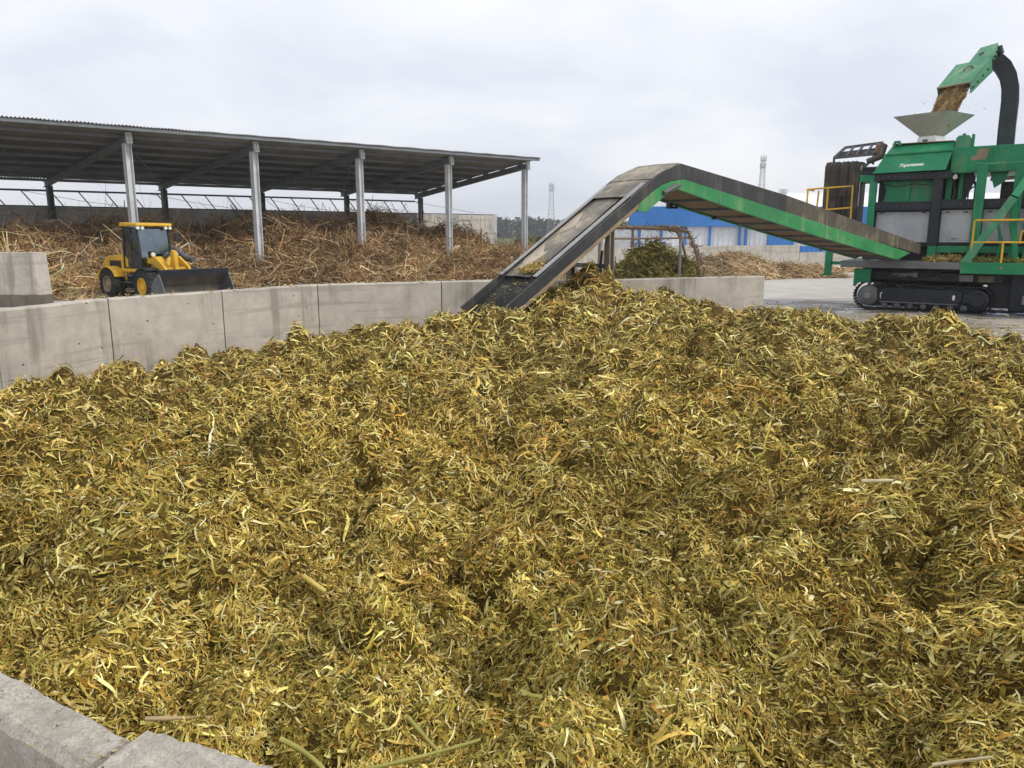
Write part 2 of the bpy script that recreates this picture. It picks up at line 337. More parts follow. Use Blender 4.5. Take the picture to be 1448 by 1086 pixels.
def np_mesh(name, chunks, mats, loc=(0, 0, 0)):
    """chunks: (verts Nx3, quads Mx4, material index, colours Nx3 or None, smooth)"""
    V = np.concatenate([c[0] for c in chunks]) - np.array(loc); off = 0; Fs, mi, Cs, sm = [], [], [], []
    for v, f, m, c, s in chunks:
        Fs.append(f + off); off += len(v); mi.append(np.full(len(f), m, np.int32)); sm.append(np.full(len(f), s, bool))
        Cs.append(c if c is not None else np.full((len(v), 3), 0.1))
    Fq = np.concatenate(Fs).astype(np.int32); C = np.concatenate(Cs)
    me = bpy.data.meshes.new(name); me.vertices.add(len(V)); me.loops.add(Fq.size); me.polygons.add(len(Fq))
    me.vertices.foreach_set('co', V.astype(np.float32).ravel()); me.loops.foreach_set('vertex_index', Fq.ravel())
    me.polygons.foreach_set('loop_start', np.arange(0, Fq.size, 4, dtype=np.int32))
    me.polygons.foreach_set('material_index', np.concatenate(mi)); me.polygons.foreach_set('use_smooth', np.concatenate(sm))
    me.update(calc_edges=True)
    a = me.color_attributes.new('Col', 'FLOAT_COLOR', 'POINT'); a.data.foreach_set('color', np.c_[C, np.ones(len(C))].astype(np.float32).ravel())
    for m in mats: me.materials.append(m)
    o = bpy.data.objects.new(name, me); o.location = loc; COL.objects.link(o); return o
def pick(pal, w, n):
    w = np.array(w, float); return np.array(pal)[rng.choice(len(pal), n, p=w / w.sum())]
def strips(P, N, L, Wd, head, tilt=0.35, curl=0.5, bend=0.4, twist=0.6, seg=4, taper=0.5, colr=None):
    """curved ribbons lying on a surface: P centres, N normals, L length, Wd width, head heading angle"""
    n = len(P); N = N + rng.normal(0, tilt, (n, 3)); N /= np.linalg.norm(N, axis=1)[:, None]
    T = np.stack([np.cos(head), np.sin(head), np.zeros(n)], 1); T -= N * (T * N).sum(1)[:, None]; T /= np.linalg.norm(T, axis=1)[:, None]
    B = np.cross(N, T); k1 = rng.normal(0, curl, n); k2 = rng.normal(0, bend, n); k3 = rng.normal(0, bend * 1.2, n)
    tw0 = rng.normal(0, twist, n); tw1 = rng.normal(0, twist * 2.0, n); st = rng.uniform(0.0, 0.9, n); en = rng.uniform(0.0, 0.6, n)
    out = np.empty((n, seg + 1, 2, 3))
    for i in range(seg + 1):
        u = i / seg - 0.5
        c = P + T * (u * L * (1 - 0.25 * k1 ** 2 * 0.5))[:, None] + N * (k1 * (4 * u * u - 0.33) * 0.5 * L * 0.6)[:, None] + B * ((k2 * u * u * 1.6 + k3 * (u ** 3 * 4 - u)) * L)[:, None]
        a = tw0 + tw1 * u; w = Wd * (1 - taper * (1 - st) * max(0, -2 * u) ** 1.3 - taper * (1 - en) * 1.2 * max(0, 2 * u) ** 1.3).clip(0.08)
        d = (B * np.cos(a)[:, None] + N * np.sin(a)[:, None]) * (w * 0.5)[:, None]
        out[:, i, 0] = c - d; out[:, i, 1] = c + d
    V = out.reshape(-1, 3); b = (np.arange(n) * (seg + 1) * 2)[:, None]; k = np.arange(seg)[None, :] * 2
    q = b + k; Fq = np.stack([q, q + 1, q + 3, q + 2], -1).reshape(-1, 4)
    C = np.repeat(colr, (seg + 1) * 2, axis=0)
    return V, Fq, C
def normals(hf, x, y, e=0.04):
    gx = (hf(x + e, y) - hf(x - e, y)) / (2 * e); gy = (hf(x, y + e) - hf(x, y - e)) / (2 * e)
    n = np.stack([-gx, -gy, np.ones_like(x)], 1); return n / np.linalg.norm(n, axis=1)[:, None]

# ================================================================== SETTING
tag(MB().add([(-3000, -300, 0), (3000, -300, 0), (3000, 4000, 0), (-3000, 4000, 0)], [(0, 1, 2, 3)]).build('ground', M['field']), 'flat green field reaching out to the far woods', 'ground', kind='structure')
tag(MB().add([(-70, -12, 0.004), (70, -12, 0.004), (70, 100, 0.004), (-70, 100, 0.004)], [(0, 1, 2, 3)]).build('yard', M['yard']), 'pale concrete yard slab around the pit and machines', 'yard', kind='structure')

# curved far wall of the silage pit
WALL = [(-7.25, 8.6), (-7.56, 11.1), (-7.02, 13.3), (-5.72, 15.12), (-4.33, 17.1), (-1.68, 18.3), (2.52, 18.95), (6.74, 20.5)]   # inner top line
NEAR = [(-7.25, 8.6), (-6.6, 6.0), (-4.2, 3.9), (-1.33, 1.81), (-0.825, 1.517)]
NEAR2 = [(-0.80, 1.535), (-0.496, 1.418), (0.6, 1.05), (3.2, 0.2)]
TH = 0.24
def offset(line, d):
    out = []
    for i, p in enumerate(line):
        a = Vector(line[max(i - 1, 0)]); b = Vector(line[min(i + 1, len(line) - 1)]); t = (b - a).normalized(); out.append((p[0] - t.y * d, p[1] + t.x * d))
    return out
def wall_panel(root, p, q, po, qo, top, name='wall_panel', mat='wall', gap=0.012):
    p, q, po, qo = [Vector((*v, 0)) for v in (p, q, po, qo)]; g = (q - p).normalized() * gap
    n = 14; mb = MB(); vs = []
    for i in range(n + 1):
        u = i / n; a = (p + g).lerp(q - g, u); b = (po + g).lerp(qo - g, u)
        c1 = random.uniform(0, 0.010); c2 = random.uniform(0, 0.010); dz = random.uniform(-0.006, 0.006)
        inn = (a - b).normalized()
        vs += [a, a + Vector((0, 0, top - 0.02 - c1 + dz)), a - inn * (0.015 + c1) + Vector((0, 0, top + dz)), b + inn * (0.015 + c2) + Vector((0, 0, top + dz)), b + Vector((0, 0, top - 0.02 - c2 + dz)), b]
    fs = []
    for i in range(n):
        for k in range(5): a = i * 6 + k; fs.append((a, a + 1, a + 7, a + 6))
    fs += [tuple(range(6)), tuple(n * 6 + k for k in reversed(range(6)))]
    o = mb.add(vs, fs).build(name, M[mat], root, world=True)
    # top faces take the paler worn concrete
    o.data.materials.append(M['wall_top' if mat == 'wall' else mat])
    for f in o.data.polygons:
        if f.normal.z > 0.5: f.material_index = 1
    return o
wr = empty('retaining_wall', (-1.68, 18.3, 0)); tag(wr, 'long curved stained concrete wall of cast panels behind the silage heap', 'wall')
WO = offset(WALL, TH)
for i in range(len(WALL) - 1): wall_panel(wr, WALL[i], WALL[i + 1], WO[i], WO[i + 1], 1.5 + (0.0, 0.0, 0.0, 0.004, -0.003, 0.0, 0.003)[i])
wn_ = empty('retaining_wall', (-0.83, 1.5, 0)); tag(wn_, 'low concrete wall with chipped top in the near left corner beside the silage', 'wall')
NO = offset(NEAR, -0.125); NO2 = offset(NEAR2, -0.25)
for i in range(1, len(NEAR) - 1): wall_panel(wn_, NEAR[i], NEAR[i + 1], NO[i], NO[i + 1], 1.5, 'wall_panel', 'nearwall')
for i in range(len(NEAR2) - 1): wall_panel(wn_, NEAR2[i], NEAR2[i + 1], NO2[i], NO2[i + 1], 1.518, 'wall_panel', 'nearwall', 0.0)
# crumbled mortar at the joint between the two near panels
mb = MB()
for k in range(26):
    c = Vector((-0.82 + random.gauss(0, 0.06), 1.40 + random.gauss(0, 0.045), 1.512)); s = random.uniform(0.002, 0.009)
    mb.tube([c + Vector((0, 0, -s)), c + Vector((s * 0.3, 0, 0)), c + Vector((0, 0, s * 0.8))], [s * 1.2, s * 1.5, s * 0.5], 6)
mb.build('mortar_crumb', M['nearwall'], wn_, world=True)

# ------------------------------------------------------------------ the silage heap
PIT = [(x, y) for x, y in WALL] + [(8.6, 19.9), (10.2, 18.9), (12.2, 18.1), (19, 16.2), (19, -2)] + [(3.2, 0.2)] + [(0.6, 1.05), (-0.496, 1.418), (-0.80, 1.53), (-1.33, 1.81), (-4.2, 3.9), (-6.6, 6.0)]
OPEN = [(6.74, 20.5), (8.6, 19.9), (10.2, 18.9), (12.2, 18.1), (19, 16.2)]
CTL = np.array([(-7.45, 11.1, .27), (-6.95, 13.2, .13), (-5.6, 14.9, .40), (-4.3, 16.9, .30), (-3.0, 17.4, .36), (-1.8, 17.9, .52), (-1.0, 17.2, .78), (-0.2, 16.4, 1.08), (0.4, 16.8, 1.10), (2.6, 18.5, .98), (6.7, 20.2, .55),
    (1.75, 17.0, 2.1), (1.2, 16.2, 1.25), (2.4, 16.4, 1.2), (0.9, 16.9, 1.3), (3.3, 17.5, 1.06), (5.1, 17.5, .92), (6.7, 17.3, .84), (8.2, 17.0, .5), (10.0, 17.3, .2), (12.4, 16.5, .2), (17, 14, .2), (14, 13, .36),
    (-0.6, 15.2, 0.88), (0, 13, .76), (-3, 13, .58), (4, 14, .72), (8, 14, .58), (11, 13, .45), (-5, 9, .72), (-6.6, 9.5, .5), (0, 9, .80), (5, 9, .80), (9, 10, .64), (12.5, 9, .5), (-3.6, 5, 1.0), (0, 5, .95), (3, 5, .92), (7, 5, .85), (-6, 6.6, .9),
    (-1.8, 2.5, 1.30), (-0.95, 1.85, 1.34), (-.35, 1.6, 1.30), (0.5, 1.5, 1.18), (1.3, 1.6, 1.10), (3, 2, 1.0), (6, 2, .9), (-4, 4.2, 1.2), (0.34, 2.5, 1.56), (0.58, 2.0, 1.34), (-0.12, 2.35, 1.02), (-1.35, 3.1, 1.46), (-0.6, 2.9, 1.24), (-0.75, 2.35, 1.10), (1.1, 2.5, 1.0), (-0.4, 3.6, 0.9), (0.9, 3.5, 1.02), (1.6, 3.0, 1.0), (0.3, 3.7, 0.98), (-0.3, 4.0, 0.96)])
def silage_h(x, y):
    num = 0; den = 0; rr = 0.6 + 0.05 * np.hypot(x, y)
    for a, b, c in CTL:
        w = 1.0 / (((x - a) ** 2 + (y - b) ** 2) / rr ** 2 + 0.15) ** 2; num = num + w * c; den = den + w
    h = num / den - 0.19 - 0.06 * np.clip((np.hypot(x, y) - 4) / 8, 0, 1)
    wx = x + 0.35 * fbm(x * 1.3, y * 1.3, 71, 2); wy = y + 0.35 * fbm(x * 1.3 + 9, y * 1.3, 72, 2)
    far = np.clip((np.hypot(x, y) - 1.5) / 6, 0, 1)
    h = h + (fbm(x * 0.55, y * 0.55, 3, 3) - 0.44) * (0.25 + 0.3 * far)
    h = h + (fbm(x * 0.8 + 5, y * 0.8, 13, 2) - 0.37) * 0.62 + bumps(wx / 0.9, wy / 0.9, 31) * (0.20 + 0.20 * far) - 0.10
    b2 = bumps(wx / 0.48 + 3, wy / 0.48, 41); h = h + b2 * (0.40 + 0.14 * far) - 0.09 - 0.02 * np.clip(1 - b2 / 0.12, 0, 1)
    h = h + bumps(wx / 0.2, wy / 0.2 + 7, 51) * (0.28 + 0.06 * far) - 0.07
    h = h + (vnoise(x * 9, y * 9, 61) - 0.5) * 0.035
    e = np.clip(segdist(x, y, OPEN) / 1.6, 0, 1); h = h * (0.06 + 0.94 * e * (2 - e))
    nw = np.clip(segdist(x, y, NEAR[2:] ) / 0.35, 0, 1); h = np.where(nw < 1, np.minimum(h, 1.40 + 0.5 * nw), h)
    nw = np.clip(segdist(x, y, NEAR2) / 0.35, 0, 1); h = np.where(nw < 1, np.minimum(h, 1.42 + 0.5 * nw), h)
    return h
na, nr = 900, 560
ang = np.linspace(R(-62), R(74), na); rad = np.exp(np.linspace(math.log(0.9), math.log(27), nr))
A, Rr = np.meshgrid(ang, rad, indexing='ij'); gx, gy = (Rr * np.sin(A)).ravel(), (Rr * np.cos(A)).ravel()
gz = silage_h(gx, gy); Fg = grid_faces(na, nr); okv = inside(gx, gy, PIT); Fg = Fg[okv[Fg].all(1)]
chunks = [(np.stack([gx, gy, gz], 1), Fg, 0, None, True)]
def scatter_polar(n, r0=1.1, r1=24, a0=-52, a1=60, margin=0.5):
    r = np.exp(rng.uniform(math.log(r0), math.log(r1), n)); a = R(a0) + (R(a1) - R(a0)) * rng.random(n); x, y = r * np.sin(a), r * np.cos(a)
    k = inside(x, y, PIT); x, y, r = x[k], y[k], r[k]; d = segdist(x, y, WALL); k = d > (0.03 + 0.012 * r) * margin
    return x[k], y[k], r[k]
PAL = np.array([(0.26, 0.178, 0.036), (0.385, 0.276, 0.064), (0.51, 0.385, 0.105), (0.62, 0.49, 0.160), (0.72, 0.59, 0.25), (0.78, 0.68, 0.38), (0.32, 0.18, 0.043), (0.245, 0.205, 0.038), (0.54, 0.335, 0.076), (0.095, 0.062, 0.015)])
def layer(n, ls, ws, lift, tilt, curl, bend, wts, seg=4, hj=0.48, taper=0.9):
    x, y, r = scatter_polar(n); m = len(x); L = (0.0265 + 0.0085 * r) * ls * rng.lognormal(0, 0.32, m); Wd = np.minimum(L * ws * rng.lognormal(0, 0.3, m), (0.010 + 0.0028 * r) * 1.4)
    Nn = normals(silage_h, x, y, 0.05); z = silage_h(x, y) + (rng.random(m) ** 1.5 - 0.2) * lift * (0.6 + 0.09 * r)
    hd = (fbm(x * 0.9, y * 0.9, 91, 2) - 0.5) * 7
    slope = np.hypot(Nn[:, 0], Nn[:, 1]); down = np.arctan2(Nn[:, 1], Nn[:, 0]); hd = np.where(rng.random(m) < np.clip(slope * 1.1, 0, 0.75), down, hd) + rng.normal(0, hj, m)
    hd = np.where(rng.random(m) < 0.22 + np.clip(r * 0.025, 0, 0.3), rng.normal(0, 0.7, m), hd)
    c = pick(PAL, wts, m) * rng.lognormal(0, 0.2, (m, 1)) * rng.lognormal(0, 0.03, (m, 3))
    g = np.clip((fbm(x * 0.35 + 4, y * 0.35, 95, 3) - 0.42) * 4, 0, 1)[:, None]; c = c * (1 - 0.2 * g) + c * np.array([0.72, 0.88, 0.7]) * 0.2 * g
    clump_shade = np.clip((fbm(x * 1.4 + 2, y * 1.4, 99, 3) - 0.38) * 5, 0, 1)[:, None]; c = c * (1.06 - 0.30 * clump_shade)  # clump-scale shade painted into the strip colours to suggest relief
    o = np.clip((fbm(x * 1.1 + 14, y * 1.1, 97, 2) - 0.46) * 5, 0, 1)[:, None]; c = c * (1 + o * (np.array([1.10, 0.95, 0.85]) - 1))
    dry = np.clip((y - 5) / 9, 0, 1)[:, None]; c = c * (1 + 0.14 * dry) + np.array([0.0, 0.008, 0.022]) * dry  # dry: far strips painted paler and bluer, standing in for distance haze
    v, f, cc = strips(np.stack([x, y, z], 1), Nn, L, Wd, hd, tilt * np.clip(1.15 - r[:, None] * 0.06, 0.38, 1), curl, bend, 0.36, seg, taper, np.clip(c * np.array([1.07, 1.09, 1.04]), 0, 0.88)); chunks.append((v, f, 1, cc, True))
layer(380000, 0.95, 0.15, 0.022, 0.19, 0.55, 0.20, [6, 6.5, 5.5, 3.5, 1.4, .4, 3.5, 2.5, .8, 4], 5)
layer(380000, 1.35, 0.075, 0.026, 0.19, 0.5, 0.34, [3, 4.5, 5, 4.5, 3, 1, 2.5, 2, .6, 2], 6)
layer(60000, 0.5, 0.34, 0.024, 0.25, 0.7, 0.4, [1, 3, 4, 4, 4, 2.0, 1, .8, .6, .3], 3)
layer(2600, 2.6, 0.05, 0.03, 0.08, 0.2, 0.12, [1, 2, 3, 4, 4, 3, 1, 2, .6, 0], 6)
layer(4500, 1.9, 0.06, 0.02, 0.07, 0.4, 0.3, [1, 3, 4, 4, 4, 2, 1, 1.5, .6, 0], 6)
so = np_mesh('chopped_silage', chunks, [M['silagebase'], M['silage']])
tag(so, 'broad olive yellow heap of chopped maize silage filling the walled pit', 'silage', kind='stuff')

# individual thick stalks lying on top of the heap
def stalk(x, y, L, r, az, tilt, bend, col, label, joints=True):
    ex = np.array([x - math.cos(az) * L / 2, x, x + math.cos(az) * L / 2]); ey = np.array([y - math.sin(az) * L / 2, y, y + math.sin(az) * L / 2]); hz_ = silage_h(ex, ey)
    tilt = tilt * 0.4 + math.atan2(hz_[2] - hz_[0], L); c = Vector((x, y, max(hz_[1], (hz_[0] + hz_[2]) / 2) + 0.045 + r))
    root_m = MB(); d = Vector((math.cos(az) * math.cos(tilt), math.sin(az) * math.cos(tilt), math.sin(tilt))); sd_ = Vector((-math.sin(az), math.cos(az), 0))
    pts = []; rr = []
    for i in range(11):
        u = i / 10 - 0.5; pts.append(c + d * (u * L) + sd_ * (bend * L * (u * u - 0.08)) + Vector((0, 0, bend * 0.3 * L * (0.1 - u * u))))
        k = 1.0 - 0.25 * (u + 0.5); rr.append(r * k * (1.18 if joints and i in (3, 8) else 1.0))
    o = root_m.tube(pts, rr, 9).build('maize_stalk', M[col], None, True, loc=c); tag(o, label, 'stalk', 'loose stalks lying on the silage'); return o
def stalkmat(name, a, b):
    t = MT(name, 0.55, 0, 0.35); n = t.noise(9, 4, 0.6); n2 = t.noise(60, 3, 0.6); return t.out(t.mix(t.mul(t.ramp(n, 0.3, 0.7), t.ramp(n2, 0.2, 0.8, 0.6, 1.0)), a, b))
M['stalk_yellow'] = stalkmat('yellow_stalk', (0.42, 0.33, 0.07), (0.66, 0.52, 0.16)); M['stalk_pale'] = stalkmat('pale_stalk', (0.50, 0.42, 0.24), (0.70, 0.62, 0.42))
M['stalk_green'] = stalkmat('green_stalk', (0.27, 0.26, 0.06), (0.46, 0.42, 0.13)); M['stalk_brown'] = stalkmat('brown_stalk', (0.30, 0.21, 0.11), (0.50, 0.38, 0.21))
for (x, y, L, r, az, tl, bd, c, lb) in [
    (-0.56, 2.72, 0.20, 0.014, R(-42), R(-8), 0.02, 'stalk_yellow', 'short thick yellow stalk lying alone in the middle of the near silage slope'),
    (-0.84, 3.02, 0.12, 0.013, R(-20), R(0), 0.0, 'stalk_yellow', 'stubby yellow stalk piece just up the slope from the longer thick yellow one'),
    (-0.98, 2.02, 0.20, 0.007, R(38), R(6), 0.0, 'stalk_brown', 'thin straight straw coloured stalk close to the near concrete wall'),
    (-0.27, 2.12, 0.17, 0.008, R(-6), R(-3), 0.05, 'stalk_green', 'pale green stalk with blunt end lying level beside curved green ones'),
    (-0.62, 2.05, 0.22, 0.009, R(-36), R(-12), -0.35, 'stalk_green', 'curved olive green stalk drooping over a clump near the bottom of the heap'),
    (-0.62, 1.84, 0.10, 0.010, R(-84), R(-10), 0.0, 'stalk_pale', 'short upright pale stalk stub near the bottom edge of the heap'),
    (-0.25, 1.92, 0.34, 0.006, R(20), R(4), 0.12, 'stalk_green', 'long thin bent green stalk trailing across the lower middle of the heap'),
    (0.06, 1.98, 0.20, 0.008, R(62), R(10), -0.45, 'stalk_green', 'hooked dark olive stalk hanging on the shaded side of the middle mound'),
    (1.45, 2.18, 0.18, 0.006, R(-28), R(-4), -0.08, 'stalk_pale', 'slim greyish white stalk near the right edge of the heap'),
    (0.70, 1.94, 0.09, 0.008, R(6), R(0), 0.0, 'stalk_yellow', 'stubby cream stalk lying level in the lower right of the heap'),
    (1.02, 1.82, 0.22, 0.009, R(40), R(6), 0.08, 'stalk_green', 'bent yellow green stalk with knots in the lower right corner of the heap'),
    (1.22, 1.84, 0.10, 0.009, R(-65), R(-6), -0.1, 'stalk_pale', 'short pale broken stalk beside the knotted yellow green one'),
    (0.98, 1.60, 0.13, 0.011, R(30), R(4), 0.0, 'stalk_yellow', 'thick segmented yellow stalk at the bottom right corner'),
    (-0.16, 2.50, 0.13, 0.005, R(82), R(18), 0.0, 'stalk_pale', 'thin pale straw standing almost upright left of the middle mound'),
    (0.72, 3.05, 0.28, 0.006, R(34), R(4), 0.1, 'stalk_green', 'long slender grey green stalk lying right of the heap centre'),
    (2.1, 4.2, 0.16, 0.012, R(-20), R(0), 0.2, 'stalk_pale', 'white curled stalk scrap on the right side of the heap')]:
    stalk(x, y, L, r, az, tl, bd, c, lb)

# ------------------------------------------------------------------ open shed on the left
def SH(k, r, z): return Vector((-17.93 + 4.69 * k - 7.7 * r, 37 + 3.64 * k + 6.5 * r, z))
def roofz(r): return 7.42 - (r + 0.1) * 1.77 / 1.16
sh = empty('open_shed', SH(2, 0.5, 0)); tag(sh, 'long open sided steel shed with corrugated lean-to roof over heaped dry stalks', 'shed')
mb = MB(); n = 260; k0, k1 = -2.6, 4.06; rows = [-0.1, 0.29, 0.67, 1.06]; vs = []
for i in range(n * 4 + 1):
    k = k0 + (k1 - k0) * i / (n * 4); h = 0.035 * math.sin(i * math.pi / 2) + 0.01 * math.sin(i * 0.13)
    for r in rows: vs.append(SH(k, r, roofz(r) + h))
mb.add(vs, [(i * 4 + j, i * 4 + j + 1, i * 4 + 5 + j, i * 4 + 4 + j) for i in range(n * 4) for j in range(3)])
ro = mb.build('roof', M['roof'], sh, True, world=True); so_ = ro.modifiers.new('sheet', 'SOLIDIFY'); so_.thickness = 0.012
cov = random.Random(3)
for j, r in enumerate([-0.09, 0.05, 0.20, 0.35, 0.5, 0.65, 0.8, 0.95, 1.05]):
    MB().beam(SH(k0, r, roofz(r) - 0.115), SH(k1 - 0.01, r, roofz(r) - 0.115), 0.07, 0.14).build('purlin', M['rafter'], sh, world=True)
for k in range(-2, 5):
    MB().ibeam(SH(k, -0.035, roofz(-0.035) - 0.36), SH(k, 1.045, roofz(1.045) - 0.36), 0.22, 0.34, 0.03).build('rafter', M['rafter'], sh, world=True)
    MB().beam(SH(k, -0.035, roofz(-0.035) - 0.36), SH(k, -0.02, roofz(-0.02) - 0.36), 0.26, 0.5).build('beam_cap', M['galv'], sh, world=True)
    zt = roofz(0) - 0.54
    MB().ibeam(SH(k, 0, 1.32), SH(k, 0, zt), 0.30, 0.32, 0.03, up=(0.6, 0.8, 0)).build('column', M['galv'], sh, world=True)
    a = SH(k, 0, 0)
    MB().hexa([(a.x - .34, a.y - .34, 0), (a.x + .34, a.y - .34, 0), (a.x + .34, a.y + .34, 0), (a.x - .34, a.y + .34, 0), (a.x - .25, a.y - .25, 1.32), (a.x + .25, a.y - .25, 1.32), (a.x + .25, a.y + .25, 1.32), (a.x - .25, a.y + .25, 1.32)]).build('footing', M['whitewall'], sh, bevel=0.03, world=True)
    MB().ibeam(SH(k, 0.985, 3.4), SH(k, 0.985, roofz(0.985) - 0.54), 0.26, 0.28, 0.03, up=(0.6, 0.8, 0)).build('rear_column', M['darksteel'], sh, world=True)
    a = SH(k, 0.985, 0); MB().box(a.x - .26, a.x + .26, a.y - .26, a.y + .26, 0, 3.4).build('pilaster', M['backwall'], sh, world=True)
# bracing lines under the roof
for k in range(-2, 4):
    mb = MB(); mb.tube([SH(k + 0.05, 0.1, roofz(0.1) - 0.22), SH(k + 0.95, 0.95, roofz(0.95) - 0.22)], 0.035, 6); mb.build('roof_brace', M['rafter'], sh, world=True)
# rear wall
bw = empty('rear_wall', SH(2, 1.03, 0)); tag(bw, 'tall grey concrete wall along the back of the open shed', 'wall')
def slabwall(name, mat, ka, kb, z, th=0.034):
    mb = MB(); n = 16
    for i in range(n):
        a = ka + (kb - ka) * i / n; b = ka + (kb - ka) * (i + 1) / n - 0.004
        mb.hexa([SH(a, 1.03, 0), SH(b, 1.03, 0), SH(b, 1.03 + th, 0), SH(a, 1.03 + th, 0), SH(a, 1.03, z), SH(b, 1.03, z), SH(b, 1.03 + th, z), SH(a, 1.03 + th, z)])
    return mb.build(name, M[mat], bw, world=True)
slabwall('wall_panel', 'backwall', -2.6, 4.04, 4.1); slabwall('wall_panel', 'whitewall', 4.045, 5.20, 4.08)  # panels past the roof end paler: daylight painted into their concrete
MB().beam(SH(5.235, 1.045, 0), SH(5.235, 1.045, 4.16), 0.4, 0.4).build('end_post', M['white'], bw, world=True)
MB().beam(SH(-2.6, 1.045, 4.14), SH(5.2, 1.045, 4.12), 0.34, 0.05).build('coping', M['darksteel'], bw, world=True)
rl = empty('wall_railing', SH(2, 1.045, 4.16)); tag(rl, 'grey pipe rail on leaning posts along the top of the tall rear wall', 'railing')
MB().tube([SH(-2.6, 1.045, 4.98), SH(4.0, 1.045, 4.98)], 0.055, 8).build('rail', M['darksteel'], rl, True, world=True)
for i in range(29):
    k = -2.55 + i * 0.235; MB().tube([SH(k, 1.045, 4.98), SH(k + 0.10, 1.045, 4.16)], 0.035, 6).build('leaning_post', M['darksteel'], rl, True, world=True)
for i in range(6): MB().tube([SH(-2.4 + i * 1.1, 1.045, 4.95), SH(-1.9 + i * 1.1, 1.045, 4.45), SH(-1.55 + i * 1.1, 1.045, 4.2)], 0.012, 5).build('slack_wire', M['darksteel'], rl, True, world=True)
MB().tube([SH(4.0, 1.045, 4.95), SH(4.3, 1.045, 4.7), SH(4.9, 1.045, 4.25)], 0.014, 5).build('slack_wire', M['darksteel'], rl, True, world=True)

# dry stalk heap under the shed (u along the shed, r across)
KZ = np.array([(-2.6, 2.2), (-1, 2.4), (-0.5, 2.35), (0, 2.5), (0.6, 2.5), (1.2, 3.05), (1.7, 3.45), (2.1, 3.6), (2.5, 3.1), (3.0, 3.1), (3.5, 2.75), (4.0, 2.0), (4.5, 1.4), (5.0, 1.2), (5.35, 0.5), (5.6, 0)])
def sh_inv(x, y):
    a = x + 17.93; b = y - 37; det = 4.69 * 6.5 + 7.7 * 3.64; return (a * 6.5 + 7.7 * b) / det, (4.69 * b - 3.64 * a) / det
def toe(k): return np.interp(k, [-2.6, -0.4, 0.4, 1.0, 2, 3, 4, 5.6], [-0.3, -0.32, -0.28, -0.36, -0.40, -0.36, -0.32, -0.1])
def heap_h(x, y):
    k, r = sh_inv(x, y); c = np.interp(k, KZ[:, 0], KZ[:, 1]); t = toe(k); u = np.clip((r - t) / (0.80 - t), 0, 1.3)
    prof = np.where(u < 1, np.sin(np.clip(u, 0, 1) * math.pi / 2) ** 0.85, 1 - (u - 1) * 0.6); h = c * prof
    e = np.clip((5.55 - k) / 0.6, 0, 1); f = np.clip(u / 0.15, 0, 1) * e
    h = h + f * ((fbm(x * 0.35, y * 0.35, 203, 3) - 0.44) * 1.1 + bumps(x / 2.6, y / 2.6, 205) * 1.3 - 0.62 + bumps(x / 0.7, y / 0.7, 207) * 0.3 - 0.1); return np.maximum(h, 0.0) * np.where(u > 0, 1, 0)
nk, nr_ = 420, 130; kk, r_ = np.meshgrid(np.linspace(-2.6, 5.55, nk), np.linspace(-0.42, 1.0, nr_), indexing='ij'); hx = (-17.93 + 4.69 * kk - 7.7 * r_).ravel(); hy = (37 + 3.64 * kk + 6.5 * r_).ravel()
ch2 = [(np.stack([hx, hy, heap_h(hx, hy) - 0.03], 1), grid_faces(nk, nr_), 0, None, True)]
SP = [(0.225, 0.13, 0.060), (0.32, 0.19, 0.092), (0.43, 0.272, 0.138), (0.56, 0.395, 0.215), (0.72, 0.58, 0.36), (0.14, 0.085, 0.04)]
def stalks_layer(n, L0, w0, lift, tilt, wts, curl=0.8):
    k = rng.uniform(-2.2, 5.5, n); r = toe(k) + 0.01 + (0.98 - toe(k)) * rng.random(n) ** 1.25; x = -17.93 + 4.69 * k - 7.7 * r; y = 37 + 3.64 * k + 6.5 * r
    h = heap_h(x, y); q = (h > 0.05) & (r < 0.90); x, y, h, k, r = x[q], y[q], h[q], k[q], r[q]; m = len(x); Nn = normals(heap_h, x, y, 0.15)
    L = L0 * rng.lognormal(0, 0.35, m); hd = (fbm(x * 0.4, y * 0.4, 209, 2) - 0.5) * 8 + rng.normal(0, 0.7, m)
    c = pick(SP, wts, m) * rng.lognormal(0, 0.2, (m, 1)); pale = np.clip((fbm(x * 0.25 + 3, y * 0.25, 211, 3) - 0.42) * 5, 0, 1) * np.clip(1.3 - h / 1.6, 0, 1); pale = np.maximum(pale, np.clip(0.9 - k * 1.2, 0, 0.8) * np.clip(1.35 - h / 2.0, 0, 1))
    c = c * (1 + pale[:, None] * np.array([0.75, 0.85, 0.8]))
    v, f, cc = strips(np.stack([x, y, h + (rng.random(m) - 0.2) * lift], 1), Nn, L, w0 * rng.lognormal(0, 0.3, m), hd, tilt, curl, 1.1, 0.4, 8, 0.5, np.clip(c, 0, 0.8)); ch2.append((v, f, 1, cc, True))
stalks_layer(45000, 0.9, 0.05, 0.16, 0.24, [4, 5, 4, 1.6, .7, 3]); stalks_layer(30000, 1.5, 0.055, 0.22, 0.20, [3, 4, 5, 3, 1.2, 1.5], 1.1); stalks_layer(220, 0.9, 0.028, 0.25, 0.8, [2, 3, 4, 4, 3, 1], 0.9)
tag(np_mesh('dry_stalk_heap', ch2, [M['heapbase'], M['stalks']], (-9, 42, 0)), 'long brown heap of tangled dry stalks under the open shed', 'stalk heap', kind='stuff')

